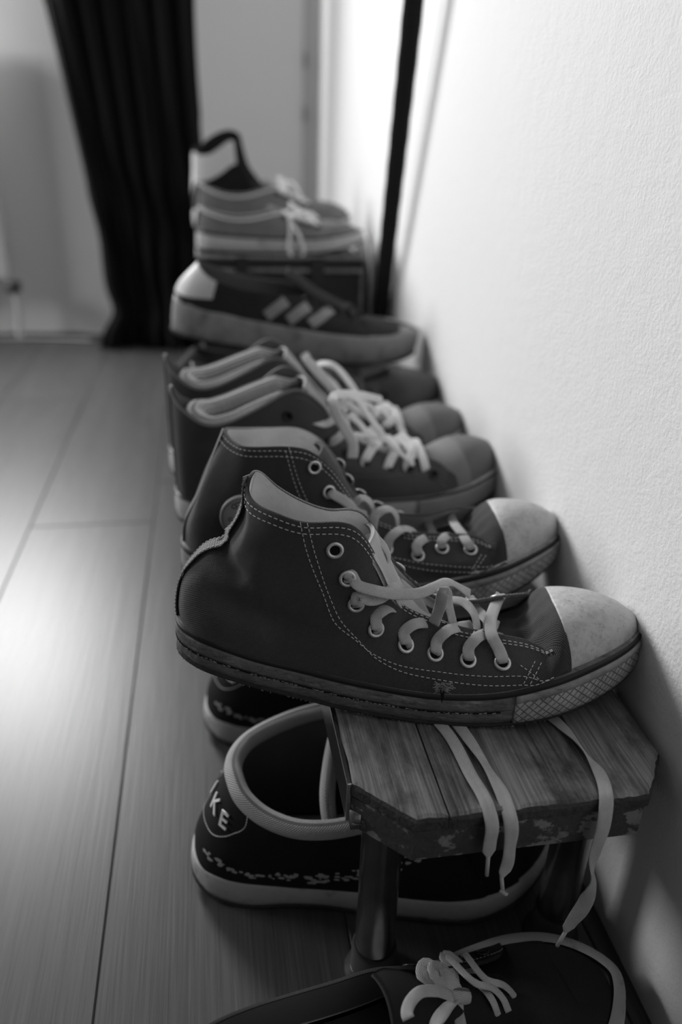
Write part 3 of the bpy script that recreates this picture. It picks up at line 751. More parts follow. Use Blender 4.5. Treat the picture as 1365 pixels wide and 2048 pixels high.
# ------------------------------------------------------------------ canvas high-tops (front pair)
HI = dict(L=.331, near=[(.004, .016), (.018, .028), (.054, .034), (.09, .037), (.125, .043), (.187, .052), (.23, .055), (.265, .052), (.300, .038), (.322, .022), (.331, .009)],
          far=[(.004, .015), (.018, .026), (.054, .032), (.09, .032), (.125, .033), (.187, .040), (.23, .045), (.262, .045), (.297, .036), (.320, .021), (.331, .009)])
M['fray'] = mat('frayed_canvas_threads', .3, .9, .1, var=.6, vscale=600)
def hero():
    fr = Frame(-.03, .479, .1995, .300, .428)
    sp = dict(HI, zb=[(-.01, .030), (0, .029), (.018, .026), (.054, .016), (.09, .008), (.125, .003), (.187, 0), (.23, .003), (.268, .010), (.304, .018), (.335, .027), (.345, .03)],
              zt=[(-.01, .056), (0, .055), (.02, .052), (.054, .041), (.09, .033), (.125, .028), (.187, .0245), (.228, .030), (.258, .039), (.285, .046), (.31, .050), (.335, .053), (.345, .053)])
    s = Shoe('canvas_sneaker', 'nearest grey canvas high-top with collapsed collar and pale toe cap, tipping over the bench end', fr, sp, group='pair of canvas high-tops')
    s.sole(M['rubber_dark'], pin=True, outs='outsole', bumper=.232)
    s.band('foxing', .50, .86, .0014, M['rubber_dark'], a0=-165, a1=-75 if False else -165+1, rows=2) if False else None
    i0 = min(j for j in range(120) if s.ring[j, 0] < .232)
    s.band('foxing', .46, .86, .0012, M['rubber_dark'], a0=i0, a1=240-i0, rows=5, bulge=.0006)
    s.band('foxing_seam', .43, .465, .0019, M['hole'], a0=i0+2, a1=238-i0, rows=2, bulge=0, inner=-.0006)
    mb = MB(); rq = random.Random(9)
    for k in range(150):      # pale slivers where the foxing has cracked open
        i = rq.randrange(i0+3, 118); x, y = s.ring[i]; zb, zt = s.zb(x), s.zt(x); h = .455+rq.uniform(-.02, .03)
        x2, y2 = s.ring[i+1]; f = rq.random(); l = rq.uniform(.1, .9); P0 = A(x+s.out[i, 0]*.0022, y+s.out[i, 1]*.0022, zb+(zt-zb)*h); P1 = A(x2+s.out[i+1, 0]*.0022, y2+s.out[i+1, 1]*.0022, s.zb(x2)+(s.zt(x2)-s.zb(x2))*(h+rq.uniform(-.02, .02)))
        mb.ribbon(uni(np.array([P0, P0+(P1-P0)*l]), 4), (s.out[i, 0], s.out[i, 1], 0), rq.uniform(.0002, .0006), .0003, cs=4)
    for k in range(260):      # frayed edge of the outsole
        i = rq.randrange(i0-10, 124); x, y = s.ring[i]; zb = s.zb(x); P0 = A(x+s.out[i, 0]*.001, y+s.out[i, 1]*.001, zb+.0004); d = A(rq.uniform(-.001, .001), -.0008, rq.uniform(-.0016, .0004))
        mb.ribbon(uni(np.array([P0, P0+d]), 3), (0, -1, 0), .0004, .0003, cs=4)
    fo = mb.build('frayed_edge', M['fray'], s.root, smooth=False); fo['kind'] = 'stuff'
    n = [(-1, .268, (.267, -.046, .044)), (-1, .262, (.256, -.035, .051)), (-1, .248, (.243, -.027, .054)), (-1, .225, (.222, -.0215, .055)),
         (-1, .195, (.192, -.0185, .060)), (-1, .165, (.160, -.016, .072)), (-1, .140, (.145, -.017, .095)), (-1, .125, (.136, -.021, .117)),
         (-1, .110, (.126, -.025, .134)), (-1, .095, (.114, -.028, .1405)), (-1, .075, (.090, -.031, .1415)),
         (-1, .053, (.055, -.0375, .066), (.056, -.034, .090), (.063, -.031, .115), (.070, -.027, .1465)),
         (-1, .032, (.029, -.0345, .070), (.036, -.029, .092), (.050, -.0250, .112), (.0535, -.022, .130), (.057, -.017, .1485)),
         (-1, .012, (.010, -.024, .068), (.013, -.021, .086), (.024, -.016, .100), (.042, -.012, .114), (.0505, -.010, .130), (.0510, -.007, .1525)),
         (0, 0, (.0015, 0, .066), (.0065, 0, .087), (.0165, .0, .101), (.0375, .001, .1165), (.0475, .002, .135), (.0535, .003, .1605)),
         (1, .012, (.010, .022, .068), (.015, .018, .086), (.028, .012, .102), (.044, .009, .116), (.052, .007, .135), (.0600, .006, .1605)),
         (1, .035, (.033, .031, .072), (.042, .024, .096), (.058, .016, .118), (.072, .008, .149)),
         (1, .055, (.055, .032, .075), (.064, .026, .100), (.078, .015, .122), (.088, .010, .1385)),
         (1, .08, (.105, .0105, .1325)), (1, .105, (.121, .0125, .132)), (1, .12, (.131, .0135, .127)), (1, .135, (.140, .013, .115)),
         (1, .15, (.152, .0125, .094)), (1, .17, (.169, .013, .075)), (1, .19, (.189, .0135, .061)), (1, .215, (.213, .0165, .057)),
         (1, .24, (.236, .0205, .059)), (1, .262, (.262, .034, .054))]
    cr_ = [((.020, .092), (.075, .070), -.0045, .010), ((.03, .112), (.052, .096), -.005, .006), ((.05, .072), (.16, .050), -.0022, .010), ((.04, .100), (.055, .130), .0015, .005),
           ((.10, .095), (.14, .075), -.0014, .007), ((.08, .062), (.20, .040), .0012, .009), ((.012, .060), (.05, .055), .0010, .009), ((.2, .034), (.26, .042), .0012, .006),
           ((.060, .12), (.10, .115), -.0012, .008), ((.17, .052), (.19, .040), -.0010, .006)]
    s.dome([(.17, .036), (.20, .036), (.225, .037), (.238, .038), (.247, .041), (.254, .050), (.260, .063), (.264, .0700), (.268, .0715), (.28, .0725), (.30, .0705), (.315, .066), (.325, .060), (.34, .054)], .170, .2655, M['canvas'], M['cap'], wrinkle=.0013)
    sh = s.upper(n, M['canvas'], M['lining'], cr_)
    s.tongue([(.236, .002, .0375), (.215, .002, .041), (.19, .000, .048), (.168, -.002, .066), (.155, -.003, .088), (.146, -.003, .108), (.137, -.003, .124)], .018, .044, M['tongue_canvas'])
    K = len(n); hk = 14
    # heel tape, collar tape and eyestay tape
    P, N = s.sh.at(np.full(70, hk-.0), np.linspace(.02, .985, 70), .0009); mb = MB(); mb.ribbon(P, N, .0155, .0012); mb.build('heel_tape', M['canvas_strip'], s.root)
    sv = []
    st = MB()
    P, N = s.sh.at(np.full(70, hk-.28), np.linspace(.02, .97, 70), .0012); 
    for off in (.0060, -.0060):
        P, N = s.sh.at(np.full(70, hk), np.linspace(.03, .96, 70), .0016); T = nrm(np.gradient(P, axis=0)); B = np.cross(T, N); st.dashes(P+B*off, N)
    for t in (.975, .935):
        P, N = s.sh.aline(4.0 if t > .95 else 4.5, 21.5, t, t, 260, .0007); st.dashes(P, N, .0030, .0010)
    # vertical double seam from the collar down and along the vamp
    for d in (0, .0042):
        P, N = s.sh.line([(.0885+d, .141), (.0935+d, .118), (.1000+d, .096), (.1105+d, .074), (.127+d*.7, .057-d*.6), (.150+d*.3, .0445-d), (.185, .0375-d), (.215, .0375-d), (.240, .040-d), (.2600, .0415-d)]); st.dashes(P, N, .0028, .0010)
    # eyestay edge
    for t in (.955, .90):
        P, N = s.sh.aline(.8, 4.2, t-.10, t-.04, 90, .0007); st.dashes(P, N, .0026, .0010)
    P, N = s.sh.line([(.239, .036), (.248, .047)]); st.dashes(P, N); P, N = s.sh.line([(.243, .036), (.252, .047)]); st.dashes(P, N)
    P, N = s.sh.line([(.2385, .0445), (.256, .040)]); st.dashes(P, N)
    for t in (.95, .90):
        P, N = s.sh.aline(22, 27, t, t, 120, .0007); st.dashes(P, N)
    so = st.build('stitching', M['thread'], s.root, smooth=False); so['kind'] = 'stuff'
    ne = [fr.at(*p) for p in ((1003, 1313, -.034), (938, 1309, -.033), (873, 1297, -.031), (807, 1278, -.029), (753, 1245, -.027), (712, 1197, -.026), (693, 1150, -.027), (668, 1098, -.030))]
    fe = [fr.at(*p) for p in ((998, 1197, .022), (940, 1207, .020), (872, 1215, .018))]
    E = s.eye([(p[0], p[2]) for p in ne]); Fe = s.eye([(p[0], p[2]) for p in fe]+[(.168, .068), (.156, .084)], side=1)
    mb = MB(); lp = s.lace_px
    lp(mb, [(1003, 1318, -.030, (0, -.6, .3)), (999, 1300, -.036), (986, 1275, -.030), (982, 1245, -.012, (-.2, -.5, .8)), (990, 1215, .010, (0, -.3, .9)), (999, 1196, .022, (0, -.2, .9)), (1003, 1190, .022)], wd=.0085)
    lp(mb, [(938, 1314, -.029, (0, -.6, .3)), (938, 1296, -.036), (952, 1278, -.031), (972, 1266, -.020), (985, 1256, -.006, (-.3, -.5, .7)), (990, 1240, .002)], wd=.0080)
    lp(mb, [(936, 1204, .024, (0, .1, .9)), (950, 1214, .018), (967, 1232, .004), (976, 1256, -.012, (.3, -.6, .6)), (972, 1280, -.020)], wd=.0078)
    lp(mb, [(873, 1302, -.028, (0, -.6, .3)), (874, 1284, -.034), (892, 1264, -.030), (920, 1254, -.018), (945, 1250, -.008)], wd=.0080)
    lp(mb, [(868, 1212, .020), (895, 1198, .014, (0, -.3, .9)), (930, 1206, .004), (950, 1232, -.008, (.4, -.6, .5)), (955, 1262, -.018, (.4, -.7, .4)), (948, 1284, -.026)], wd=.0070)
    lp(mb, [(807, 1283, -.026, (0, -.6, .3)), (808, 1266, -.032), (826, 1250, -.028), (855, 1246, -.020), (884, 1250, -.012), (893, 1254, -.010)], wd=.0080)
    lp(mb, [(868, 1248, -.024, (-.5, -.7, .4)), (880, 1215, -.022, (-.5, -.7, .4)), (889, 1182, -.020, (-.2, -.9, .2)), (899, 1215, -.018, (.6, -.7, .3)), (908, 1255, -.016, (.6, -.7, .3)), (912, 1280, -.014, (.6, -.7, .3))], wd=.0085)
    lp(mb, [(753, 1250, -.024, (0, -.6, .3)), (753, 1234, -.030), (768, 1220, -.026), (792, 1217, -.018), (815, 1228, -.008, (.3, -.5, .7))], wd=.0080)
    lp(mb, [(712, 1202, -.023, (0, -.6, .3)), (716, 1190, -.030), (738, 1200, -.031), (760, 1196, -.029, (0, -.8, .6)), (785, 1178, -.022, (0, -.8, .6)), (800, 1168, -.012)], wd=.0082)
    lp(mb, [(693, 1154, -.024, (0, -.6, .3)), (700, 1148, -.031), (716, 1170, -.033), (745, 1180, -.032, (0, -.7, .7)), (790, 1188, -.028, (0, -.7, .7)), (840, 1186, -.022, (0, -.6, .8)), (870, 1174, -.014, (0, -.5, .85)), (895, 1164, -.004, (.1, -.4, .9)), (915, 1172, .006, (.5, -.2, .8)), (940, 1188, .012)], wd=.0080)
    lp(mb, [(725, 1086, .000, (-.7, -.6, .3)), (745, 1074, -.004, (0, -.5, .9)), (768, 1092, -.008, (.8, -.5, .2)), (778, 1118, -.010, (.9, -.4, 0)), (768, 1142, -.012, (.7, -.6, -.4)), (748, 1152, -.014)], wd=.0070)
    lp(mb, [(728, 1132, -.013, (0, -.6, .8)), (748, 1128, -.014, (0, -.6, .8)), (770, 1122, -.008), (775, 1140, .000), (800, 1168, .002), (830, 1195, .002), (850, 1225, .000, (.2, -.5, .8)), (858, 1255, .000)], wd=.0072)
    lp(mb, [(800, 1165, -.002), (825, 1185, .004), (850, 1200, .012), (875, 1212, .018)], wd=.0072)
    # the bunched part and the three ends that run under the shoe and hang off the bench
    mb.build('lace', M['lace'], s.root)
    # worn tear with frayed canvas above the sole
    tp = fr.at(885, 1372, -.0560); mb = MB(); rr = random.Random(5)
    for k in range(90):
        a = rr.gauss(.1, .75); l = rr.uniform(.002, .0075); x = tp[0]+rr.gauss(0, .0016); z0_ = tp[2]+rr.uniform(-.004, .002); w_ = rr.uniform(.0003, .0008)
        P = curve([(x, tp[1]-.0005, z0_), (x+math.sin(a)*l*.5, tp[1]-.0022, z0_+math.cos(a)*l*.5), (x+math.sin(a)*l+rr.uniform(-.001, .001), tp[1]-.0012-rr.uniform(0, .003), z0_+math.cos(a)*l*rr.uniform(.3, 1))], 6)
        mb.ribbon(P, (rr.uniform(-.4, .4), -1, .1), w_, .0004, cs=4)
    mb.add([(tp[0]-.0020, tp[1]-.0026, tp[2]+.000), (tp[0]+.0016, tp[1]-.0026, tp[2]+.000), (tp[0]+.0012, tp[1]-.0034, tp[2]-.007), (tp[0]+.0001, tp[1]-.0036, tp[2]-.012), (tp[0]-.0008, tp[1]-.0034, tp[2]-.006)], [(0, 1, 2, 3, 4)], mi=1)
    f = mb.build('frayed_tear', [M['fray'], M['hole']], s.root); f['label'] = 'frayed tuft of pale canvas'
    return s
hs = hero()
# lace ends: children of the front shoe, slipping from under its sole and hanging over the bench end
inv = hs.root.matrix_basis.inverted()
def W2L(p): return A(*(inv @ Vector(p)))
Rl = np.array(inv.to_3x3())
def hang(pts, wd, tail, name='lace_end'):
    D = [np.concatenate([W2L(p[:3]), Rl @ nrm(A(*p[3]))]) for p in pts]; Q = curve(np.array(D), step=.0012); n = len(Q)
    wdt = np.full(n, wd); k = 6; wdt[-k:] = np.linspace(wd, .0022, k)
    mb = MB(); mb.ribbon(Q[:, :3], nrm(Q[:, 3:]), wdt, .0014)
    lo = mb.build(name, M['lace'], hs.root)
    e = Q[-1, :3]; d = W2L(tail)-e; mb = MB(); mb.tube([e-d*.1, e+d*.5, e+d], .0013, 10); mb.build('aglet', M['aglet'], lo)
    return e+d, lo
# bench end is at y = .3205, its top at z = .1985; the camera looks down on it
F_ = (0, -.1, 1); 
hang([(.135, .430, .1996, F_), (.149, .385, .1997, F_), (.152, .350, .1997, F_), (.1545, .327, .1992, (0, -.3, 1)), (.1553, .3165, .192, (0, -1, .3)), (.1550, .3150, .178, (.05, -1, 0)), (.1553, .3150, .1660, (0, -1, 0))], .0088, (.1565, .3155, .1500))
en, lo = hang([(.150, .430, .1996, F_), (.1600, .385, .1997, F_), (.1640, .352, .2012, (.5, -.1, .8)), (.1660, .330, .2005, (-.1, -.3, 1)), (.1668, .3155, .1925, (-.2, -1, .3)), (.1680, .3140, .172, (.2, -1, 0)), (.1685, .3150, .156, (0, -1, 0)), (.1665, .3150, .1460, (.3, -1, 0))], .0088, (.1690, .3150, .1330))
mb = MB(); mb.tube(curve([en+A(-.002, 0, .002), en+A(.001, -.002, .001), en+A(.002, 0, -.001), en+A(-.001, .001, -.0005)], 10), .0014, 8); mb.build('knot', M['lace'], lo)
hang([(.205, .440, .1996, F_), (.2280, .388, .1999, (.1, -.1, 1)), (.2330, .357, .2010, (.75, -.2, .6)), (.2345, .340, .2003, (.1, -.2, 1)), (.2300, .3215, .1990, (0, -.5, .9)), (.2270, .3135, .186, (-.1, -1, .1)), (.2255, .3130, .160, (.2, -1, 0)), (.2275, .3130, .1400, (.85, -.6, 0)), (.2285, .3130, .1300, (.3, -1, 0)), (.2265, .3130, .1130, (-.8, -.7, 0)), (.2205, .3130, .0970, (-.2, -1, 0)), (.2175, .3130, .0875, (0, -1, 0))], .0092, (.2140, .3130, .0750))

def mate():
    fr = Frame(-.03, .605, .1995, .303, .575)
    sp = dict(HI, L=.336, near=[(x, w_*.98) for x, w_ in HI['near']], zb=[(-.01, .022), (0, .02), (.054, .008), (.125, .001), (.19, 0), (.23, .004), (.26, .010), (.29, .019), (.32, .030), (.345, .036)],
              zt=[(-.01, .048), (0, .047), (.054, .034), (.125, .027), (.19, .027), (.23, .034), (.27, .043), (.30, .050), (.325, .054), (.345, .056)])
    s = Shoe('canvas_sneaker', 'grey canvas high-top with round pale ankle patch, second from the bench end', fr, sp, group='pair of canvas high-tops')
    s.sole(M['rubber'], pin=True, outs='outsole', bumper=.215)
    n = [(-1, .272, (.270, -.046, .048)), (-1, .264, (.258, -.035, .058)), (-1, .25, (.246, -.027, .062)), (-1, .225, (.222, -.0215, .061)),
         (-1, .195, (.192, -.0185, .062)), (-1, .165, (.165, -.017, .072)), (-1, .145, (.147, -.018, .088)), (-1, .125, (.137, -.021, .105)),
         (-1, .11, (.124, -.025, .124)), (-1, .095, (.108, -.029, .138)), (-1, .075, (.089, -.032, .1425)),
         (-1, .053, (.053, -.036, .085), (.059, -.029, .1415)), (-1, .032, (.029, -.033, .075), (.036, -.026, .110), (.047, -.017, .142)),
         (-1, .012, (.012, -.024, .070), (.020, -.019, .100), (.041, -.007, .1445)),
         (0, 0, (.0045, 0, .064), (.016, 0, .088), (.027, 0, .115), (.0395, 0, .1455)),
         (1, .012, (.012, .022, .070), (.020, .018, .100), (.041, .008, .1445)), (1, .035, (.034, .030, .075), (.040, .026, .110), (.052, .018, .141)),
         (1, .06, (.075, .026, .1385)), (1, .09, (.100, .026, .138)), (1, .11, (.120, .024, .128)), (1, .13, (.137, .020, .107)), (1, .15, (.148, .017, .088)), (1, .17, (.166, .016, .073)), (1, .19, (.19, .017, .062)), (1, .215, (.215, .0185, .060)),
         (1, .24, (.24, .0225, .064)), (1, .265, (.264, .036, .058))]
    s.dome([(.17, .040), (.20, .040), (.23, .042), (.242, .044), (.252, .051), (.260, .065), (.266, .0735), (.275, .0775), (.29, .078), (.31, .0745), (.325, .067), (.345, .058)], .170, .268, M['canvas2'], M['cap'], wrinkle=.0013)
    sh = s.upper(n, M['canvas2'], M['lining'], [((.03, .075), (.09, .058), -.002, .010), ((.05, .115), (.09, .095), -.001, .01), ((.2, .04), (.27, .047), .002, .006), ((.19, .034), (.25, .036), -.002, .006)])
    s.tongue([(.240, .002, .042), (.215, .002, .046), (.19, .000, .053), (.164, -.001, .064), (.149, 0, .084), (.138, 0, .104), (.127, 0, .122), (.120, 0, .132)], .018, .040, M['canvas2'])
    P, N = s.sh.at(np.full(60, 14.0), np.linspace(.02, .985, 60), .0009); mb = MB(); mb.ribbon(P, N, .014, .0012); mb.build('heel_tape', M['canvas_strip'], s.root)
    st = MB()
    for t in (.975, .935):
        P, N = s.sh.aline(4.5, 21, t, t, 260, .0007); st.dashes(P, N, .0030, .0010)
    for d in (0, .0042):
        P, N = s.sh.line([(.0875+d, .141), (.093+d, .122), (.101+d, .10), (.113+d, .078), (.13+d*.7, .062-d*.6), (.155, .052-d), (.185, .0455-d), (.215, .0435-d), (.24, .044-d), (.262, .046-d)]); st.dashes(P, N, .0028, .0010)
    P, N = s.sh.line([(.242, .042), (.252, .052)]); st.dashes(P, N); P, N = s.sh.line([(.246, .042), (.256, .052)]); st.dashes(P, N)
    for t in (.80, .86):
        P, N = s.sh.aline(.9, 4.2, t, t+.05, 90, .0007); st.dashes(P, N, .0026, .0010)
    so = st.build('stitching', M['thread'], s.root, smooth=False); so['kind'] = 'stuff'
    px = ((938, 1097), (884, 1097), (832, 1105), (773, 1094), (738, 1070), (708, 1035), (660, 982), (628, 934)); yl = (-.036, -.034, -.032, -.030, -.029, -.028, -.028, -.030)
    ne = [fr.at(p[0], p[1], y) for p, y in zip(px, yl)]
    fe = [fr.at(904, 1037, .026), fr.at(860, 1055, .023)]
    E = s.eye([(p[0], p[2]) for p in ne]); Fe = s.eye([(p[0], p[2]) for p in fe]+[(.19, .058), (.17, .068), (.155, .08), (.146, .096), (.139, .11)], side=1)
    mb = MB(); lp = s.lace_px
    lp(mb, [(938, 1100, -.034, (0, -.6, .3)), (936, 1086, -.038), (925, 1068, -.022), (910, 1048, .006), (903, 1034, .026), (902, 1030, .025)], wd=.0085)
    lp(mb, [(858, 1052, .024), (866, 1066, .016), (878, 1082, -.004), (886, 1090, -.016)], wd=.008)
    lp(mb, [(884, 1101, -.032, (0, -.6, .3)), (883, 1086, -.037), (890, 1074, -.030), (904, 1072, -.018)], wd=.008)
    lp(mb, [(832, 1109, -.030, (0, -.6, .3)), (834, 1092, -.036), (848, 1078, -.028), (866, 1080, -.016)], wd=.0085)
    lp(mb, [(773, 1098, -.027, (0, -.6, .3)), (778, 1080, -.034), (800, 1060, -.028, (-.3, -.5, .7)), (825, 1062, -.014, (.2, -.5, .8)), (838, 1074, -.004)], wd=.0085)
    lp(mb, [(662, 982, -.026, (0, -.6, .3)), (664, 980, -.032), (690, 1002, -.032, (0, -.8, .6)), (715, 1022, -.026), (735, 1030, -.018)], wd=.0085)
    lp(mb, [(708, 1010, -.022, (-.6, -.6, .3)), (722, 996, -.020, (-.1, -.3, .9)), (740, 1004, -.016, (.6, -.4, .5)), (746, 1028, -.012, (.8, -.5, .1)), (742, 1048, -.012)], wd=.0085)
    lp(mb, [(735, 1056, -.024, (-.5, -.8, .3)), (752, 1030, -.024, (-.4, -.7, .5)), (775, 1018, -.020, (.1, -.3, .9)), (792, 1030, -.014, (.7, -.5, .4)), (796, 1056, -.010, (.8, -.5, .1))], wd=.0085)
    mb.build('lace', M['lace'], s.root)
    # round ankle patch: pale disc, printed rings and letters
    c = fr.at(490, 1026, -.031); a, t = s.sh.snap(c[0], c[2]); P0, N0 = s.sh.at(a, t)
    z = Vector(N0).normalized(); xax = Vector((1, 0, 0)); xax = (xax-z*xax.dot(z)).normalized(); yax = z.cross(xax)
    Mx = Matrix((xax, yax, z)).transposed().to_4x4(); Mx.translation = Vector(P0)+z*.0016
    Rr = .0195; V = [(0, 0, .0008)]; F = []; nn = 48
    for rr_, zz in ((Rr*.5, .0008), (Rr-.0006, .0008), (Rr, .0), (Rr, -.003)):
        for i in range(nn): V.append((rr_*math.cos(2*math.pi*i/nn), rr_*math.sin(2*math.pi*i/nn), zz))
    for i in range(nn): F.append((0, 1+i, 1+(i+1) % nn))
    for r_ in range(3):
        for i in range(nn): F.append((1+r_*nn+i, 1+(r_+1)*nn+i, 1+(r_+1)*nn+(i+1) % nn, 1+r_*nn+(i+1) % nn))
    pd = mesh_obj('ankle_patch', V, F, M['patch'], s.root); pd.matrix_local = Mx; pd['label'] = 'round pale printed patch'
    mb = MB()
    for i in range(60):
        a0 = 2*math.pi*i/60; R3 = np.array([[math.cos(a0), -math.sin(a0), 0], [math.sin(a0), math.cos(a0), 0], [0, 0, 1]]); mb.box(R3 @ A(Rr*.90, 0, .0009), (.0003, .0005, .0002), R3)
    mb.build('printed_ring', M['ink'], pd, smooth=False)
    word = 'CONVERSE'
    for i, ch_ in enumerate(word):
        ang = math.radians(126-i*16); text_mesh(ch_, .0066, M['ink'], pd, Matrix.Translation((Rr*.66*math.cos(ang), Rr*.66*math.sin(ang), .0010)) @ Matrix.Rotation(ang-math.pi/2, 4, 'Z'), .0001)
    text_mesh('Chuck Taylor', .0046, M['ink'], pd, Matrix.Translation((0, -.0012, .0010)), .0001)
    text_mesh('ALL  STAR', .0042, M['ink'], pd, Matrix.Translation((0, -.0085, .0010)), .0001)
    return s
mt2 = mate()

M['bumper2'] = mat('fine_diamond_rubber', .30, .6, .4, var=.3, vscale=35, bump=[('diamond', 900, .0005, .3)])
M['toe_grey'] = mat('pale_vamp_cloth', .20, .7, .3, var=.2, vscale=30, bump=[('noise', 400, .0004, 0)])
M['lining_dark'] = mat('grey_lining', .12, .85, .25, var=.2, vscale=30)
M['suede'] = mat('dark_suede', .028, .9, .2, var=.3, vscale=40, bump=[('noise', 700, .0004, 0)])
M['band_grey'] = mat('grey_band', .27, .7, .3, var=.2, vscale=60)
M['sole_grey2'] = mat('scuffed_cup_sole', .27, .6, .4, var=.35, vscale=25, marks=[(40, .5, .7, -.5, 'Object', None)])
M['lace_black'] = mat('black_lace', .03, .9, .2)
M['box'] = mat('dark_box_board', .022, .7, .3, var=.5, vscale=12)
M['box_edge'] = mat('worn_pale_edge', .20, .8, .3, var=.8, vscale=70)
M['cloth_mid'] = mat('faded_grey_canvas', .17, .85, .25, var=.3, vscale=30, bump=[('noise', 300, .0006, 0)])
M['bag'] = mat('grey_bag_cloth', .10, .8, .3, var=.3, vscale=20)
M['print'] = mat('spotted_cloth', .02, .8, .3)
M['black_canvas'] = mat('black_canvas', .016, .8, .3, var=.3, vscale=18, bump=[('twill', 5200, .0001, .2)])
M['spot'] = mat('pale_print', .35, .7, .3)
M['pad_dark'] = mat('dark_padded_mesh', .14, .9, .2, var=.2, vscale=30, bump=[('twill', 3000, .0003, .3)])

# ------------------------------------------------------------------ padded high-tops (second pair)
def padded(name, label, fr, k, far_pair):
    L = fr.L*1.0
    W = lambda l: [(x*L/.36, w_) for x, w_ in l]
    near = [(.004, .018), (.02, .031), (.06, .038), (.10, .040), (.15, .044), (.205, .052), (.26, .057), (.295, .053), (.325, .040), (.347, .022), (.357, .009)]
    far = [(.004, .018), (.02, .030), (.06, .036), (.10, .036), (.15, .038), (.205, .043), (.26, .047), (.295, .046), (.325, .037), (.347, .021), (.357, .009)]
    sp = dict(L=L, near=W(near), far=W(far), zb=[(-.01, .004), (0, .003), (.06, 0), (.2, 0), (.25, .002), (.30, .010), (.34, .021), (.37, .030)],
              zt=[(-.01, .032), (0, .031), (.06, .027), (.2, .027), (.25, .030), (.30, .037), (.33, .044), (.355, .049), (.375, .051)])
    s = Shoe(name, label, fr, sp, group='pair of padded high-tops')
    s.sole(M['sole_grey'], pin=False, outs='outsole')
    s.band('pinstripe', .90, .995, .0008, M['stripe'], rows=3)
    i0 = min(j for j in range(120) if s.ring[j, 0] < .24*L/.36); s.band('toe_bumper', .10, .88, .0018, M['bumper2'], a0=-i0, a1=i0, rows=7, bulge=.001)
    tb = [(.19, .046), (.22, .052), (.25, .060), (.27, .063), (.285, .068), (.31, .071), (.33, .066), (.345, .058), (.36, .05)]
    tb = [(x*L/.36, h) for x, h in tb]
    s.dome(tb, .19*L/.36, .293*L/.36, M['toe_grey'], M['toe_leather'], capoff=.0008)
    q = L/.36
    c = [(-1, .283*q, (.281*q, -.049, .044)), (-1, .274*q, (.268*q, -.036, .058)), (-1, .255*q, (.250*q, -.028, .062)), (-1, .225*q, (.222*q, -.026, .065)), (-1, .20*q, (.195*q, -.024, .076)), (-1, .175*q, (.170*q, -.023, .090)),
         (-1, .155*q, (.155*q, -.023, .106)), (-1, .14*q, (.144*q, -.026, .124)), (-1, .12*q, (.124*q, -.030, .1405)), (-1, .10*q, (.108*q, -.032, .140)), (-1, .08*q, (.084*q, -.035, .128)), (-1, .055*q, (.052*q, -.0365, .1135)),
         (-1, .035*q, (.030*q, -.034, .1115)), (-1, .015, (.011, -.022, .1235)), (-1, .005, (.003, -.011, .1345)), (0, 0, (.0010, 0, .08), (.0010, 0, .1405))]
    c += [(1, p[1], (p[2][0], -p[2][1]*.92, p[2][2]+(.006 if .09 < p[2][0] < .17 else 0))) for p in c[:-1][::-1]]
    s.upper(c, M['grey_leather'], M['lining_dark'], [((.02, .10), (.10, .06), -.002, .012), ((.15, .06), (.24, .05), .0015, .01)])
    a, n = 15, 400
    P, N = s.sh.aline(3.5, 26.5, .985, .985, 300, .0006); mb = MB(); mb.ribbon(P, N, .0016, .0012); mb.build('edge_piping', M['thread_dark'], s.root)
    # padded collar roll inside the opening
    nr_ = [(.128, -.019, .130), (.105, -.0205, .125), (.080, -.0225, .1155), (.055, -.0235, .1055), (.038, -.0205, .102), (.0265, -.012, .104)]
    P = curve([(x*q, y, z) for x, y, z in nr_]+[(.0225*q, 0, .1065)]+[(x*q, -y, z+.005) for x, y, z in nr_[::-1]], 200)
    rr = .0112*np.clip(np.minimum(np.arange(200), 199-np.arange(200))/18., .3, 1); mb = MB(); mb.tube(P, rr, 18); mb.build('padded_collar', M['ribpad'], s.root)
    # eyestay edging and seam
    mb = MB()
    P, N = s.sh.line([(.150*q, .082), (.135*q, .066), (.16*q, .054), (.20*q, .050), (.24*q, .050), (.262*q, .044), (.272*q, .038)]); mb.dashes(P, N, .0022, .0008)
    P, N = s.sh.aline(.5, 8.5, .93, .93, 200, .0006); mb.dashes(P, N, .0022, .0008)
    mb.build('stitching', M['thread_dark'], s.root, smooth=False)
    P, N = s.sh.at(np.full(50, 15.0), np.linspace(.02, .97, 50), .0006); mb = MB(); mb.ribbon(P, N, .012, .0012); mb.build('heel_tape', M['grey_leather'], s.root)
    E = s.eye([(.258*q, .049), (.236*q, .055), (.214*q, .058), (.190*q, .065), (.170*q, .074), (.150*q, .086), (.126*q, .098), (.109*q, .116)], ring='eyelet_dark', R=.0042)
    Fe = s.eye([(.262*q, .051), (.240*q, .057), (.216*q, .061), (.192*q, .068), (.171*q, .077), (.156*q, .092), (.134*q, .112), (.112*q, .126)], side=1, ring='eyelet_dark', R=.0042)
    s.tongue([(.270*q, 0, .060), (.235*q, 0, .062), (.205*q, 0, .070), (.18*q, 0, .084), (.162*q, 0, .104), (.146*q, 0, .126), (.132*q, 0, .144)], .030, .050, M['pad'])
    return s, E, Fe
s3, E3, F3 = padded('padded_sneaker', 'dark padded high-top with pale laces, third from the bench end', Frame(-.04, .745, .2, .325, .765), 0, False)
mb = MB(); lp = s3.lace_px
u_ = (0, -.7, .5)
lp(mb, [(852, 950, -.030), (852, 938, -.040, u_), (846, 915, -.030, u_), (838, 893, -.010, u_), (832, 882, .006), (829, 878, .014)], wd=.0095)
lp(mb, [(815, 942, -.030), (815, 930, -.040, u_), (822, 912, -.030, u_), (826, 896, -.018, u_), (815, 880, .000, u_), (800, 868, .012)], wd=.0095)
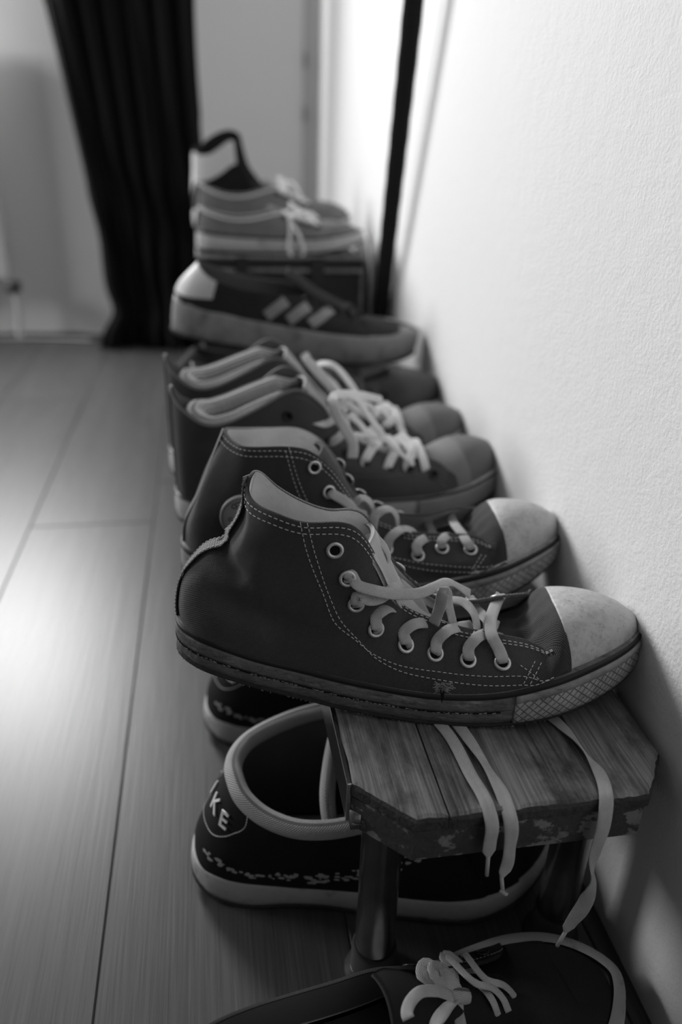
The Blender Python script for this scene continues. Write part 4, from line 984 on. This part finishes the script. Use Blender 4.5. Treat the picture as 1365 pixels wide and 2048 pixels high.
lp(mb, [(775, 948, -.030), (776, 934, -.040, u_), (786, 912, -.030, u_), (793, 896, -.018, u_), (780, 880, .000), (772, 872, .010)], wd=.0095)
lp(mb, [(729, 932, -.030), (731, 920, -.040, u_), (745, 897, -.030, u_), (758, 884, -.018, u_), (750, 868, .000), (738, 856, .010)], wd=.0095)
lp(mb, [(792, 872, .004), (812, 892, -.014, (.4, -.6, .6)), (830, 915, -.026, (.4, -.6, .6))], wd=.0085)
lp(mb, [(700, 830, .000), (722, 850, -.012, (.3, -.6, .7)), (748, 888, -.028, (.4, -.7, .5))], wd=.0085)
lp(mb, [(745, 850, .002), (768, 872, -.010, (.3, -.6, .7)), (790, 900, -.026, (.4, -.7, .5))], wd=.0085)
lp(mb, [(765, 800, .0), (720, 790, -.010), (690, 788, -.022), (668, 795, -.032, (-.5, -.7, .5)), (672, 825, -.042, (-.4, -.9, .1)), (692, 860, -.048, (-.2, -1, .1)), (706, 888, -.052, (-.2, -1, .1)), (705, 916, -.053, (-.2, -1, .1))], wd=.0105, th=.0016)
lp(mb, [(668, 800, -.020), (690, 790, -.022, (0, -.4, .9)), (715, 800, -.022, (.3, -.5, .7)), (740, 835, -.026, (.4, -.6, .6)), (765, 868, -.030, (.3, -.7, .6)), (770, 878, -.026)], wd=.009)
lp(mb, [(700, 868, -.036, (0, -.6, .7)), (735, 872, -.034, (0, -.6, .7)), (770, 880, -.034, (.1, -.6, .7)), (800, 905, -.036, (.3, -.6, .7)), (828, 930, -.040, (.3, -.6, .6))], wd=.0060)
lp(mb, [(655, 893, -.034, (0, -.9, .3)), (672, 880, -.040, (-.4, -.8, .3)), (690, 860, -.036, (-.4, -.8, .3)), (688, 830, -.028, (-.8, -.6, .1)), (665, 815, -.018, (-.5, -.6, .6))], wd=.009)
lp(mb, [(628, 842, -.030, (0, -.5, .8)), (650, 848, -.032, (0, -.6, .8)), (672, 836, -.028, (-.2, -.6, .7)), (690, 815, -.014)], wd=.0085)
lp(mb, [(610, 715, .022, (-.5, -.5, .6)), (640, 745, .010, (-.6, -.5, .6)), (672, 790, -.004, (-.6, -.5, .6)), (690, 815, -.012)], wd=.008)
mb.build('lace', M['lace_cream'], s3.root)
s4, E4, F4 = padded('padded_sneaker', 'dark padded high-top with pale laces, fourth shoe from the bench end', Frame(-.05, .866, .2, .322, .880), 1, True)
mb = MB(); lp = s4.lace_px
lp(mb, [(802, 866, -.028), (802, 856, -.038, u_), (798, 838, -.026, u_), (792, 822, -.008, u_), (788, 814, .006)], wd=.0095)
lp(mb, [(772, 866, -.028), (772, 852, -.038, u_), (786, 838, -.028, u_), (792, 828, -.014, u_), (780, 815, .0), (768, 806, .012)], wd=.0095)
lp(mb, [(740, 845, -.030), (745, 832, -.036, u_), (757, 820, -.026, u_), (762, 812, -.010, u_)], wd=.0095)
lp(mb, [(762, 812, .004), (776, 830, -.014, (.4, -.6, .6)), (786, 848, -.028, (.4, -.7, .5))], wd=.0085)
lp(mb, [(628, 738, -.012), (640, 728, -.020, (-.2, -.4, .8)), (665, 730, -.028, (0, -.4, .8)), (695, 760, -.030, (.3, -.6, .6)), (712, 790, -.032, (.3, -.6, .6)), (705, 800, -.03)], wd=.0105)
lp(mb, [(608, 708, .018, (-.5, -.5, .6)), (620, 728, .010), (650, 760, .0, (-.3, -.5, .7)), (668, 780, -.02)], wd=.010)
lp(mb, [(690, 792, -.030), (715, 800, -.035, (0, -.5, .8)), (745, 818, -.038, (.2, -.6, .7)), (742, 828, -.040, (.2, -.8, .3)), (715, 818, -.040), (695, 805, -.038)], wd=.009)
lp(mb, [(640, 745, -.026, (0, -.6, .7)), (665, 765, -.030, (0, -.6, .7)), (690, 800, -.034, (.3, -.6, .6)), (715, 832, -.036, (.3, -.6, .6))], wd=.008)
mb.build('lace', M['lace_cream'], s4.root)

# ------------------------------------------------------------------ low shoes
def low(name, label, fr, L, o='outsole', msole='sole_pale', mup='near_black', mcap=None, mlin='lining_dark', mlace=None, hz=1.0, toeh=.060, sh=.028, collar=None, pitch=0, roll=0, group=None, piping=None, wd=1.0, laces=True, spread=1.0, tongue=True, xc=.258, pin=False, bars=True, colfar=None, heel=None, zb=None, bulge=1.9):
    q = L/.30; h = hz
    near = [(.004*q, .016*wd), (.016*q, .027*wd), (.05*q, .034*wd), (.09*q, .036*wd), (.13*q, .039*wd), (.175*q, .046*wd), (.215*q, .050*wd), (.245*q, .047*wd), (.272*q, .035*wd), (.289*q, .020*wd), (.297*q, .009*wd)]
    far = [(.004*q, .016*wd), (.016*q, .026*wd), (.05*q, .032*wd), (.09*q, .032*wd), (.13*q, .034*wd), (.175*q, .040*wd), (.215*q, .044*wd), (.245*q, .043*wd), (.272*q, .034*wd), (.289*q, .020*wd), (.297*q, .009*wd)]
    sp = dict(L=L, near=near, far=far, zb=zb or [(-.01, .003), (0, .002), (.05*q, 0), (.17*q, 0), (.22*q, .003), (.26*q, .009), (.30*q, .017), (.31*q, .02)],
              zt=[(-.01, sh+.006), (0, sh+.005), (.05*q, sh), (.17*q, sh*.92), (.22*q, sh*.95+.002), (.26*q, sh*.95+.006), (.30*q, sh*.9+.012), (.31*q, sh*.9+.012)])
    sp['bulge'] = bulge; s = Shoe(name, label, fr, sp, (roll, pitch), group); s.q = q
    s.sole(M[msole], pin=pin, outs=o)
    c0 = toeh
    tb = [(.14, c0*.86), (.18, c0*.98), (.215, c0*1.10), (.235, c0*1.12), (.255, c0*1.08), (.272, c0*1.0), (.287, c0*.88), (.30, c0*.74), (.31, c0*.66)]
    s.dome([(x*q, z) for x, z in tb], .14*q, xc*q, M[mup], M[mcap or mup], capoff=.0006 if not mcap else .0010)
    N_ = collar or [(.232, -.034, .052), (.220, -.025, .066), (.195, -.021, .074), (.168, -.020, .086), (.150, -.023, .092), (.130, -.029, .088), (.105, -.032, .080), (.078, -.0335, .076), (.050, -.031, .079), (.026, -.023, .088), (.010, -.011, .097)]
    xb = [.236, .228, .205, .175, .155, .133, .108, .080, .050, .024, .008][:len(N_)]
    c = [(-1, b*q, (x*q, y*wd, z*h)) for b, (x, y, z) in zip(xb, N_)]
    hl = [(0, 0, (-.0005, 0, .055*h), (.0055*q, 0, .099*h))]
    if heel: hl = [(0, 0)+tuple((a*q, b, z*h) for a, b, z in heel)]
    cf = [(1, b*q, (x*q, y*wd, z*h)) for b, (x, y, z) in zip(xb, colfar)] if colfar else [(1, p[1], (p[2][0], -p[2][1]*.95, p[2][2])) for p in c]
    c = c+hl+cf[::-1]
    s.upper(c, M[mup], M[mlin])
    if piping:
        P, N = s.sh.aline(4.0, len(c)-5, .985, .985, 200, 0); P = P-N*.001; mb = MB(); mb.tube(P, piping[1], 12); mb.build('collar', M[piping[0]], s.root)
    if tongue: s.tongue([(.225*q, 0, c0*1.08), (.195*q, 0, .074*h), (.170*q, 0, .084*h), (.148*q, 0, .098*h), (.130*q, 0, .108*h)], .034, .048, M[mup])
    if laces:
        near_e = [(.214, .062), (.198, .066), (.183, .071), (.169, .077), (.156, .083)]; E = s.eye([(x*q, z*h) for x, z in near_e], ring='eyelet_dark', R=.0036); Fe = s.eye([(x*q, z*h) for x, z in near_e], side=1, ring='eyelet_dark', R=.0036)
        if bars:
            mb = MB(); s.bars(mb, E, Fe, wd=.0075, th=.0015, lift=.006); s.lmb = mb; s.lmat = mlace or 'lace_dim'
        s.E, s.Fe = E, Fe
    return s
def bow(mb, c, size=1.0, seed=0, wd=.0075, ends=True, droop=.02):
    """a tied bow in shoe coordinates: knot, two loops and two ends falling to either side"""
    r = random.Random(seed); c = A(*c)
    for sd in (-1, 1):
        a = r.uniform(-.4, .4); d = A(math.sin(a)*.6-.2, sd, 0)*size
        P = [c, c+d*.016+A(0, 0, .010), c+d*.034+A(.004, 0, .006), c+d*.043+A(.008, 0, -droop*.5), c+d*.034+A(.012, 0, -droop*.3), c+d*.014+A(.006, 0, .004), c+A(.001, 0, -.001)]
        mb.ribbon(curve(P, step=.0015), (.5, sd*.2, .8), wd, .0015)
        if ends:
            P = [c, c+A(.010, sd*.012, .004), c+A(.022, sd*.026, -.004)*size, c+A(.030, sd*.040, -droop)*size]
            mb.ribbon(curve(P, step=.0015), (.3, sd*.4, .8), wd*.9, .0015)
    mb.tube([c+A(-.001, -.006, .001), c+A(0, 0, .004), c+A(.001, .006, .001)], .0042, 10)

# fifth: black leather shoe with round toe behind the padded pair
s5 = low('leather_shoe', 'black leather shoe with bulky round toe and pale rand, behind the padded high-tops', Frame(-.03, .982, .2, .325, .990), .352, msole='sole_grey', mup='black_leather', hz=1.0, toeh=.078, sh=.042, wd=1.10, mlace='lace_dim', xc=.24)
s5.band('welt', .80, 1.05, .0030, M['sole_pale'], rows=4)
s5.lmb.build('lace', M['near_black_lace'] if 'near_black_lace' in M else M['stripe'], s5.root)
# sixth and seventh: suede sneakers with three bands, one resting on the other
def banded(label, fr, pitch, roll, group=None, hz=1.0, tab='white_fabric', tongue=True):
    s = low('banded_sneaker', label, fr, .345, msole='sole_grey2', mup='suede', hz=hz, tongue=tongue, toeh=.050, sh=.044, heel=[(.003, 0, .060), (.026, 0, .098)], collar=[(.226, -.034, .052), (.212, -.026, .060), (.190, -.021, .066), (.165, -.020, .074), (.147, -.023, .080), (.128, -.029, .081), (.105, -.032, .080), (.078, -.0335, .080), (.054, -.031, .084), (.037, -.023, .090), (.028, -.011, .097)], pitch=pitch, roll=roll, o='outsole', mlace='stripe', group='pair of three-banded sneakers')
    q = s.q
    for k in range(3):
        x0 = .108+k*.0265; P, N = s.sh.line([(x0*q+.002, .049), ((x0+.012)*q, .060-.001*k), ((x0+.024)*q, .0725-.003*k)], off=.0010)
        mb = MB(); mb.ribbon(P, N, .0150, .0012); mb.build('side_band', M['band_grey'], s.root)
    # pale heel tab wrapped round the back
    a = np.linspace(8.2, 13.8, 60); V = []; U = []
    for i, aa in enumerate(a):
        top = .97-.0*abs(aa-11)
        lo_ = .18+.28*(abs(aa-11)/2.8)**2
        for t in np.linspace(lo_, top, 10): P, N = s.sh.at(np.array([aa]), np.array([t]), .0014); V.append(P[0]); U.append((aa*.01, t*.05))
    mesh_obj('heel_tab', V, grid_faces(60, 10), M[tab], s.root, U)
    mb = s.lmb; mb.build('lace', M['lace_black'], s.root)
    return s
b1 = banded('dark three-banded sneaker with pale heel tab, tilted on top of its mate', Frame(-.050, 1.110, .314, .288, 1.084), math.radians(7.6), math.radians(7))
b2 = banded('dark sneaker lying under the three-banded one, mostly hidden', Frame(-.052, 1.150, .2, .285, 1.120), 0, 0, hz=.80, tab='suede', tongue=False)

# storage box at the far end, low sneakers and a boot on it
bxr = empty('storage_box', (.122, 1.46, .2)); tag(bxr, 'dark storage box with worn pale edges at the far end of the bench, carrying shoes', 'box')
box_obj('box_body', (-.130, -.165, .0), (.130, .335, .168), M['box'], bxr, .004)
box_obj('box_lid', (-.133, -.168, .166), (.133, .338, .186), M['box'], bxr, .004)
mb = MB()
for P in ([(-.134, -.169, .166), (.134, -.169, .166)], [(-.134, -.169, .186), (.134, -.169, .186)], [(.131, -.166, .0), (.131, -.166, .166)], [(-.131, -.166, .0), (-.131, -.166, .166)], [(-.134, -.169, .186), (-.134, .33, .186)]):
    mb.tube(uni(np.array(P, float), 30), .0028+.0*1, 8)
mb.build('edge_trim', M['box_edge'], bxr)
box_obj('box_strap', (.045, -.1725, .0), (.068, -.1665, .187), M['stripe'], bxr, .001)
box_obj('box_strap', (-.075, -.1725, .0), (-.055, -.1665, .187), M['stripe'], bxr, .001)
mb = MB(); mb.tube(curve([(-.062, -.174, .150), (-.058, -.176, .140), (-.060, -.174, .118)], step=.002), .0028, 8); mb.build('buckle', M['metal'], bxr)
def worn(label, fr, L, seed, sole, flop, hz=1.0, toeh=.056, sh=.030):
    s = low('low_sneaker', label, fr, L, msole=sole, mup='cloth_mid', mlin='lining_dark', toeh=toeh, sh=sh, hz=hz, mlace='lace_cream', pin=True, group='faded low sneakers on the box')
    mb = s.lmb
    if flop:   # one lace loop hanging down over the near side
        q = s.q; c = A(.163*q, -.030, .082*hz)
        P = [c+A(-.012, .016, .004), c, c+A(.002, -.014, -.020), c+A(-.001, -.020, -.045), c+A(.010, -.021, -.062), c+A(.022, -.021, -.052), c+A(.018, -.019, -.030), c+A(.004, -.006, -.006), c+A(-.003, .01, .006)]
        mb.ribbon(curve(P, step=.0015), (0, -1, .2), .0055, .002)
        P = [c+A(.02, .02, .01), c+A(.034, .0, .003), c+A(.046, -.010, .001), c+A(.03, -.008, .010), c]; mb.ribbon(curve(P, step=.0015), (0, -.6, .8), .006, .0018)
        bow(mb, (.170*q, .0, .096*hz), .8, seed, .0065)
    else: bow(mb, (.168*q_(s), 0, .100*hz), 1.0, seed, .008)
    mb.build('lace', M['lace_cream'], s.root)
    P, N = s.sh.at(np.full(30, 11.0), np.linspace(.05, .97, 30), .001); mb = MB(); mb.ribbon(P, N, .020, .0016); mb.build('heel_tab', M['white_fabric'], s.root)
    P, N = s.sh.aline(2, 20, .97, .97, 200, .001); mb = MB(); mb.ribbon(P, N, .0035, .0016); mb.build('edge_piping', M['thread'], s.root)
    return s
def q_(s): return s.q
worn('faded low sneaker on the box front, its pale lace loop hanging down the side', Frame(-.012, 1.355, .3893, .262, 1.345), .272, 2, 'sole_grey', True, .66, .044, .028)
worn('faded low sneaker on the box, behind the one with the hanging lace loop', Frame(-.012, 1.575, .3893, .26, 1.56), .290, 4, 'sole_grey', False, .92, .058, .030)
HB = [(.232, -.034, .052), (.215, -.025, .066), (.180, -.022, .084), (.150, -.021, .110), (.132, -.025, .135), (.118, -.030, .158), (.095, -.032, .163), (.070, -.031, .150), (.045, -.028, .138), (.022, -.021, .136), (.006, -.010, .140)]
HF = [(.232, .034, .052), (.215, .025, .066), (.180, .022, .084), (.150, .021, .115), (.136, .025, .148), (.128, .030, .172), (.105, .032, .180), (.078, .031, .176), (.048, .028, .164), (.022, .021, .148), (.006, .010, .142)]
bt = low('ankle_boot', 'black ankle boot with pale lining, standing at the very back on the box', Frame(-.020, 1.705, .3893, .20, 1.715), .235, msole='sole_grey', mup='near_black', mlin='near_black', toeh=.056, collar=HB, colfar=HF, mlace='stripe', hz=1.0)
bt.lmb.build('lace', M['lace_black'], bt.root)
a = np.linspace(5.6, 11.4, 50); V = []
for aa in a:
    for t in np.linspace(.70-.25*(aa-5.6)/5.8, .98, 8): P, N = bt.sh.at(np.array([aa]), np.array([t]), .0014); V.append(P[0])
mesh_obj('pale_quarter', V, grid_faces(50, 8), M['white_fabric'], bt.root)
# soft grey bag slumped between the box and the wall
V = []; U = []; nn = 44
zs = [0, .006, .03, .07, .12, .17, .205, .225, .232]; rx = [.006, .010, .0125, .014, .0135, .012, .009, .005, .001]; ry = [.05, .066, .075, .078, .076, .068, .050, .028, .006]
for z, a, b in zip(zs, rx, ry):
    for i in range(nn):
        t = 2*math.pi*i/nn; V.append((a*math.copysign(abs(math.cos(t))**.8, math.cos(t)), b*math.sin(t)+.003*math.sin(t*5+z*40), z*.9))
F = grid_faces(len(zs), nn, wrap_j=True); F += [tuple(reversed(range(nn))), tuple((len(zs)-1)*nn+i for i in range(nn))]
bag = empty('pouch', (.2795, 1.425, .2)); tag(bag, 'slim grey cloth pouch standing between the storage box and the white wall', 'bag')
mesh_obj('pouch_body', V, F, M['bag'], bag)
mb = MB(); P = [(0, -b-.001, z*.9) for z, b in zip(zs, ry)]; mb.tube(curve(P, step=.004), .0025, 8); mb.build('piping', M['thread'], bag)

# ------------------------------------------------------------------ running shoes on the floor under the bench
def runner(label, fr, pitch=0):
    L = .300
    CN = [(.222, -.034, .050), (.208, -.028, .064), (.190, -.027, .078), (.175, -.032, .092), (.158, -.040, .106), (.135, -.045, .104), (.110, -.046, .099), (.085, -.044, .098), (.062, -.037, .102), (.045, -.026, .109), (.037, -.012, .114)]
    CF = [(.222, .034, .052), (.208, .028, .068), (.190, .026, .084), (.175, .032, .104), (.158, .040, .122), (.135, .045, .130), (.110, .046, .128), (.085, .044, .122), (.062, .037, .117), (.045, .026, .115), (.037, .012, .116)]
    s = low('running_shoe', label, fr, L, msole='sole_pale', mup='near_black', mlin='pad_dark', hz=1.0, toeh=.060, sh=.026, collar=CN, colfar=CF, heel=[(.003, 0, .045), (.016, 0, .076), (.0345, 0, .1150)], bulge=1.35, wd=1.16, mlace='stripe', pitch=pitch, tongue=False, group='pair of running shoes under the bench', zb=[(-.01, .014), (0, .011), (.02, .004), (.045, 0), (.075, .0035), (.11, .004), (.145, .001), (.18, .003), (.22, .004), (.26, .011), (.30, .021), (.31, .024)])
    P, N = s.sh.aline(4.2, 18.8, .975, .975, 220, 0); P = P-N*.0028; mb = MB(); mb.tube(P, .0072, 18); mb.build('padded_collar', M['pad'], s.root)
    s.tongue([(.215, 0, .066), (.19, 0, .072), (.165, 0, .080), (.138, 0, .092), (.116, 0, .110)], .040, .066, M['near_black'])
    P = curve([(.112, -.038, .090), (.110, -.024, .104), (.1125, 0, .113), (.117, .022, .120), (.121, .038, .120)], step=.002); mb = MB(); mb.tube(P, .0062, 16); mb.build('tongue_edge', M['pad'], s.root)
    s.lmb.build('lace', M['lace_black'], s.root)
    # pale irregular spots printed along the sides and the tongue
    mb = MB(); r = random.Random(11)
    for side, n_ in ((-1, 130), (1, 60)):
        for k in range(n_):
            x = r.uniform(.012, .20); zc = .036+.030*max(0, (x-.10)/.09)**1.2 if x > .10 else .036+.014*max(0, (.05-x)/.05); z = zc+r.uniform(-.005, .006)*(1 if x > .07 else .45)
            a, t = s.sh.snap(x, z, side); P, N = s.sh.at(a, t, .0005); sz = r.uniform(.0010, .0024)
            T = nrm(np.cross(N, A(0, 0, 1.))); B = np.cross(T, N); m_ = 6; V = [P+N*.0003]+[P+(T*math.cos(2*math.pi*j/m_)*1.3+B*math.sin(2*math.pi*j/m_)*.8)*sz*r.uniform(.7, 1.2)+N*.0001 for j in range(m_)]
            mb.add(V, [(0, 1+j, 1+(j+1) % m_) for j in range(m_)])
    so = mb.build('spot_print', M['spot'], s.root); so['kind'] = 'stuff'
    mb = MB()
    for k in range(110):
        v = r.uniform(-.022, .022); u = r.uniform(0, 1); P = A(.121+.045*u, v, .1085-.030*u)+A(0, 0, .0015-.006*(v/.026)**2); sz = r.uniform(.0010, .0022); m_ = 6; N = nrm(A(.65, 0, .76)); T = A(0, 1, 0); B = np.cross(N, T)
        V = [P+N*.0003]+[P+(T*math.cos(2*math.pi*j/m_)+B*math.sin(2*math.pi*j/m_))*sz*r.uniform(.7, 1.2) for j in range(m_)]
        mb.add(V, [(0, 1+j, 1+(j+1) % m_) for j in range(m_)])
    so = mb.build('spot_print', M['spot'], s.root); so['kind'] = 'stuff'
    # heel panel with embroidered wordmark, outlined in pale thread
    def onheel(a, t, off=.0016): return s.sh.at(np.array([a]), np.array([t]), off)
    mb = MB(); path = []
    at_ = [(8.55, .93), (8.5, .80), (8.9, .60), (9.5, .47), (11, .44), (12.5, .47), (13.1, .60), (13.5, .80), (13.45, .93)]
    D = cr(np.array(at_), 160); P, N = s.sh.at(D[:, 0], D[:, 1], .0007); mb.dashes(P, N, .0020, .0006, .0007); mb.build('stitching', M['thread'], s.root, smooth=False)
    for i, ch_ in enumerate('NIKE'):
        P, N = onheel(12.0-i*.86, .66, .0012); P, N = P[0], N[0]; z = Vector(N); y = Vector((0, 0, 1)); y = (y-z*y.dot(z)).normalized(); x = y.cross(z)
        Mx = Matrix((x, y, z)).transposed().to_4x4(); Mx.translation = Vector(P); text_mesh(ch_, .0195, M['thread'], s.root, Mx, .0006, 'heel_letter', .0002)
    # suede overlay arc along the heel
    return s
runner('black running shoe with grey padded collar and lettered heel under the bench end', Frame(-.031, .474, .0, .265, .436))
runner('black running shoe behind the lettered one, only its heel showing on the floor', Frame(-.020, .652, .0, .275, .630))

# ------------------------------------------------------------------ black low shoe at the bottom of the picture
fb = Frame(-.040, .272, .0, .262, .312)
bs = low('low_shoe', 'black low canvas shoe with pale rim and tied laces before the bench legs', fb, .305, msole='sole_black', mup='black_canvas', hz=.80, toeh=.046, sh=.030, wd=1.06, mlace='lace', mcap=None, o=None, bars=False, mlin='lining_dark')
bs.band('rim', .86, 1.05, .0034, M['sole_pale'], rows=4); bs.band('rim', .46, .60, .0052, M['sole_grey'], rows=4)
mb = MB(); lp = bs.lace_px
for pts in ([(930, 1975, .006), (955, 1968, .004), (985, 1976, .0), (1008, 2000, -.006), (1018, 2024, -.012)], [(948, 1964, .012), (975, 1960, .008), (1010, 1972, .002), (1032, 1998, -.004), (1040, 2022, -.010)], [(905, 1968, .018), (935, 1958, .014), (965, 1975, .004), (985, 2000, -.006), (1000, 2040, -.014)]): lp(mb, pts, n=(.1, -.1, 1), wd=.0052)
c = (915, 1997)
lp(mb, [(918, 1990, .0), (895, 1955, .008), (868, 1938, .016), (852, 1930, .020), (846, 1945, .016), (858, 1965, .010), (905, 1985, .002)], n=(-.1, -.2, 1), wd=.0095)
lp(mb, [(918, 1992, .002), (905, 1962, .010), (885, 1940, .014), (870, 1942, .010), (880, 1962, .006), (910, 1990, 0)], n=(.3, -.2, 1), wd=.0105)
lp(mb, [(905, 1992, -.002), (870, 1982, -.006), (835, 1988, -.012), (818, 2010, -.018), (815, 2030, -.024), (818, 2038, -.026)], n=(-.2, -.3, 1), wd=.0072)
lp(mb, [(925, 1998, .0), (960, 2012, -.004), (1000, 2030, -.010), (1040, 2050, -.016)], n=(0, -.3, 1), wd=.0110)
lp(mb, [(915, 2000, -.002), (918, 2030, -.010), (925, 2060, -.020)], n=(.1, -.3, 1), wd=.0080)
lp(mb, [(908, 2000, -.002), (890, 2020, -.010), (872, 2048, -.018), (868, 2065, -.024)], n=(-.6, -.3, .7), wd=.0090)
lp(mb, [(925, 1995, .004), (945, 1960, .016), (925, 1938, .024), (905, 1945, .022)], n=(0, -.1, 1), wd=.0110)
k = [fb.at(903, 1994, .002), fb.at(916, 1996, .0), fb.at(932, 1998, .0)]; mb.tube(curve([p+A(0, 0, .002) for p in k], 10), .0052, 12)
lo = mb.build('lace', M['lace'], bs.root)
mb = MB(); mb.tube([fb.at(1010, 2025, -.006), fb.at(1040, 2022, -.006), fb.at(1075, 2017, -.006)], .0016, 10); mb.build('aglet', M['aglet'], lo)
mb = MB(); P, N = bs.sh.aline(.3, 4.2, .90, .93, 120, .0006); mb.dashes(P, N); P, N = bs.sh.aline(18, 22.5, .93, .90, 120, .0006); mb.dashes(P, N); mb.build('stitching', M['thread_dark'], bs.root, smooth=False)
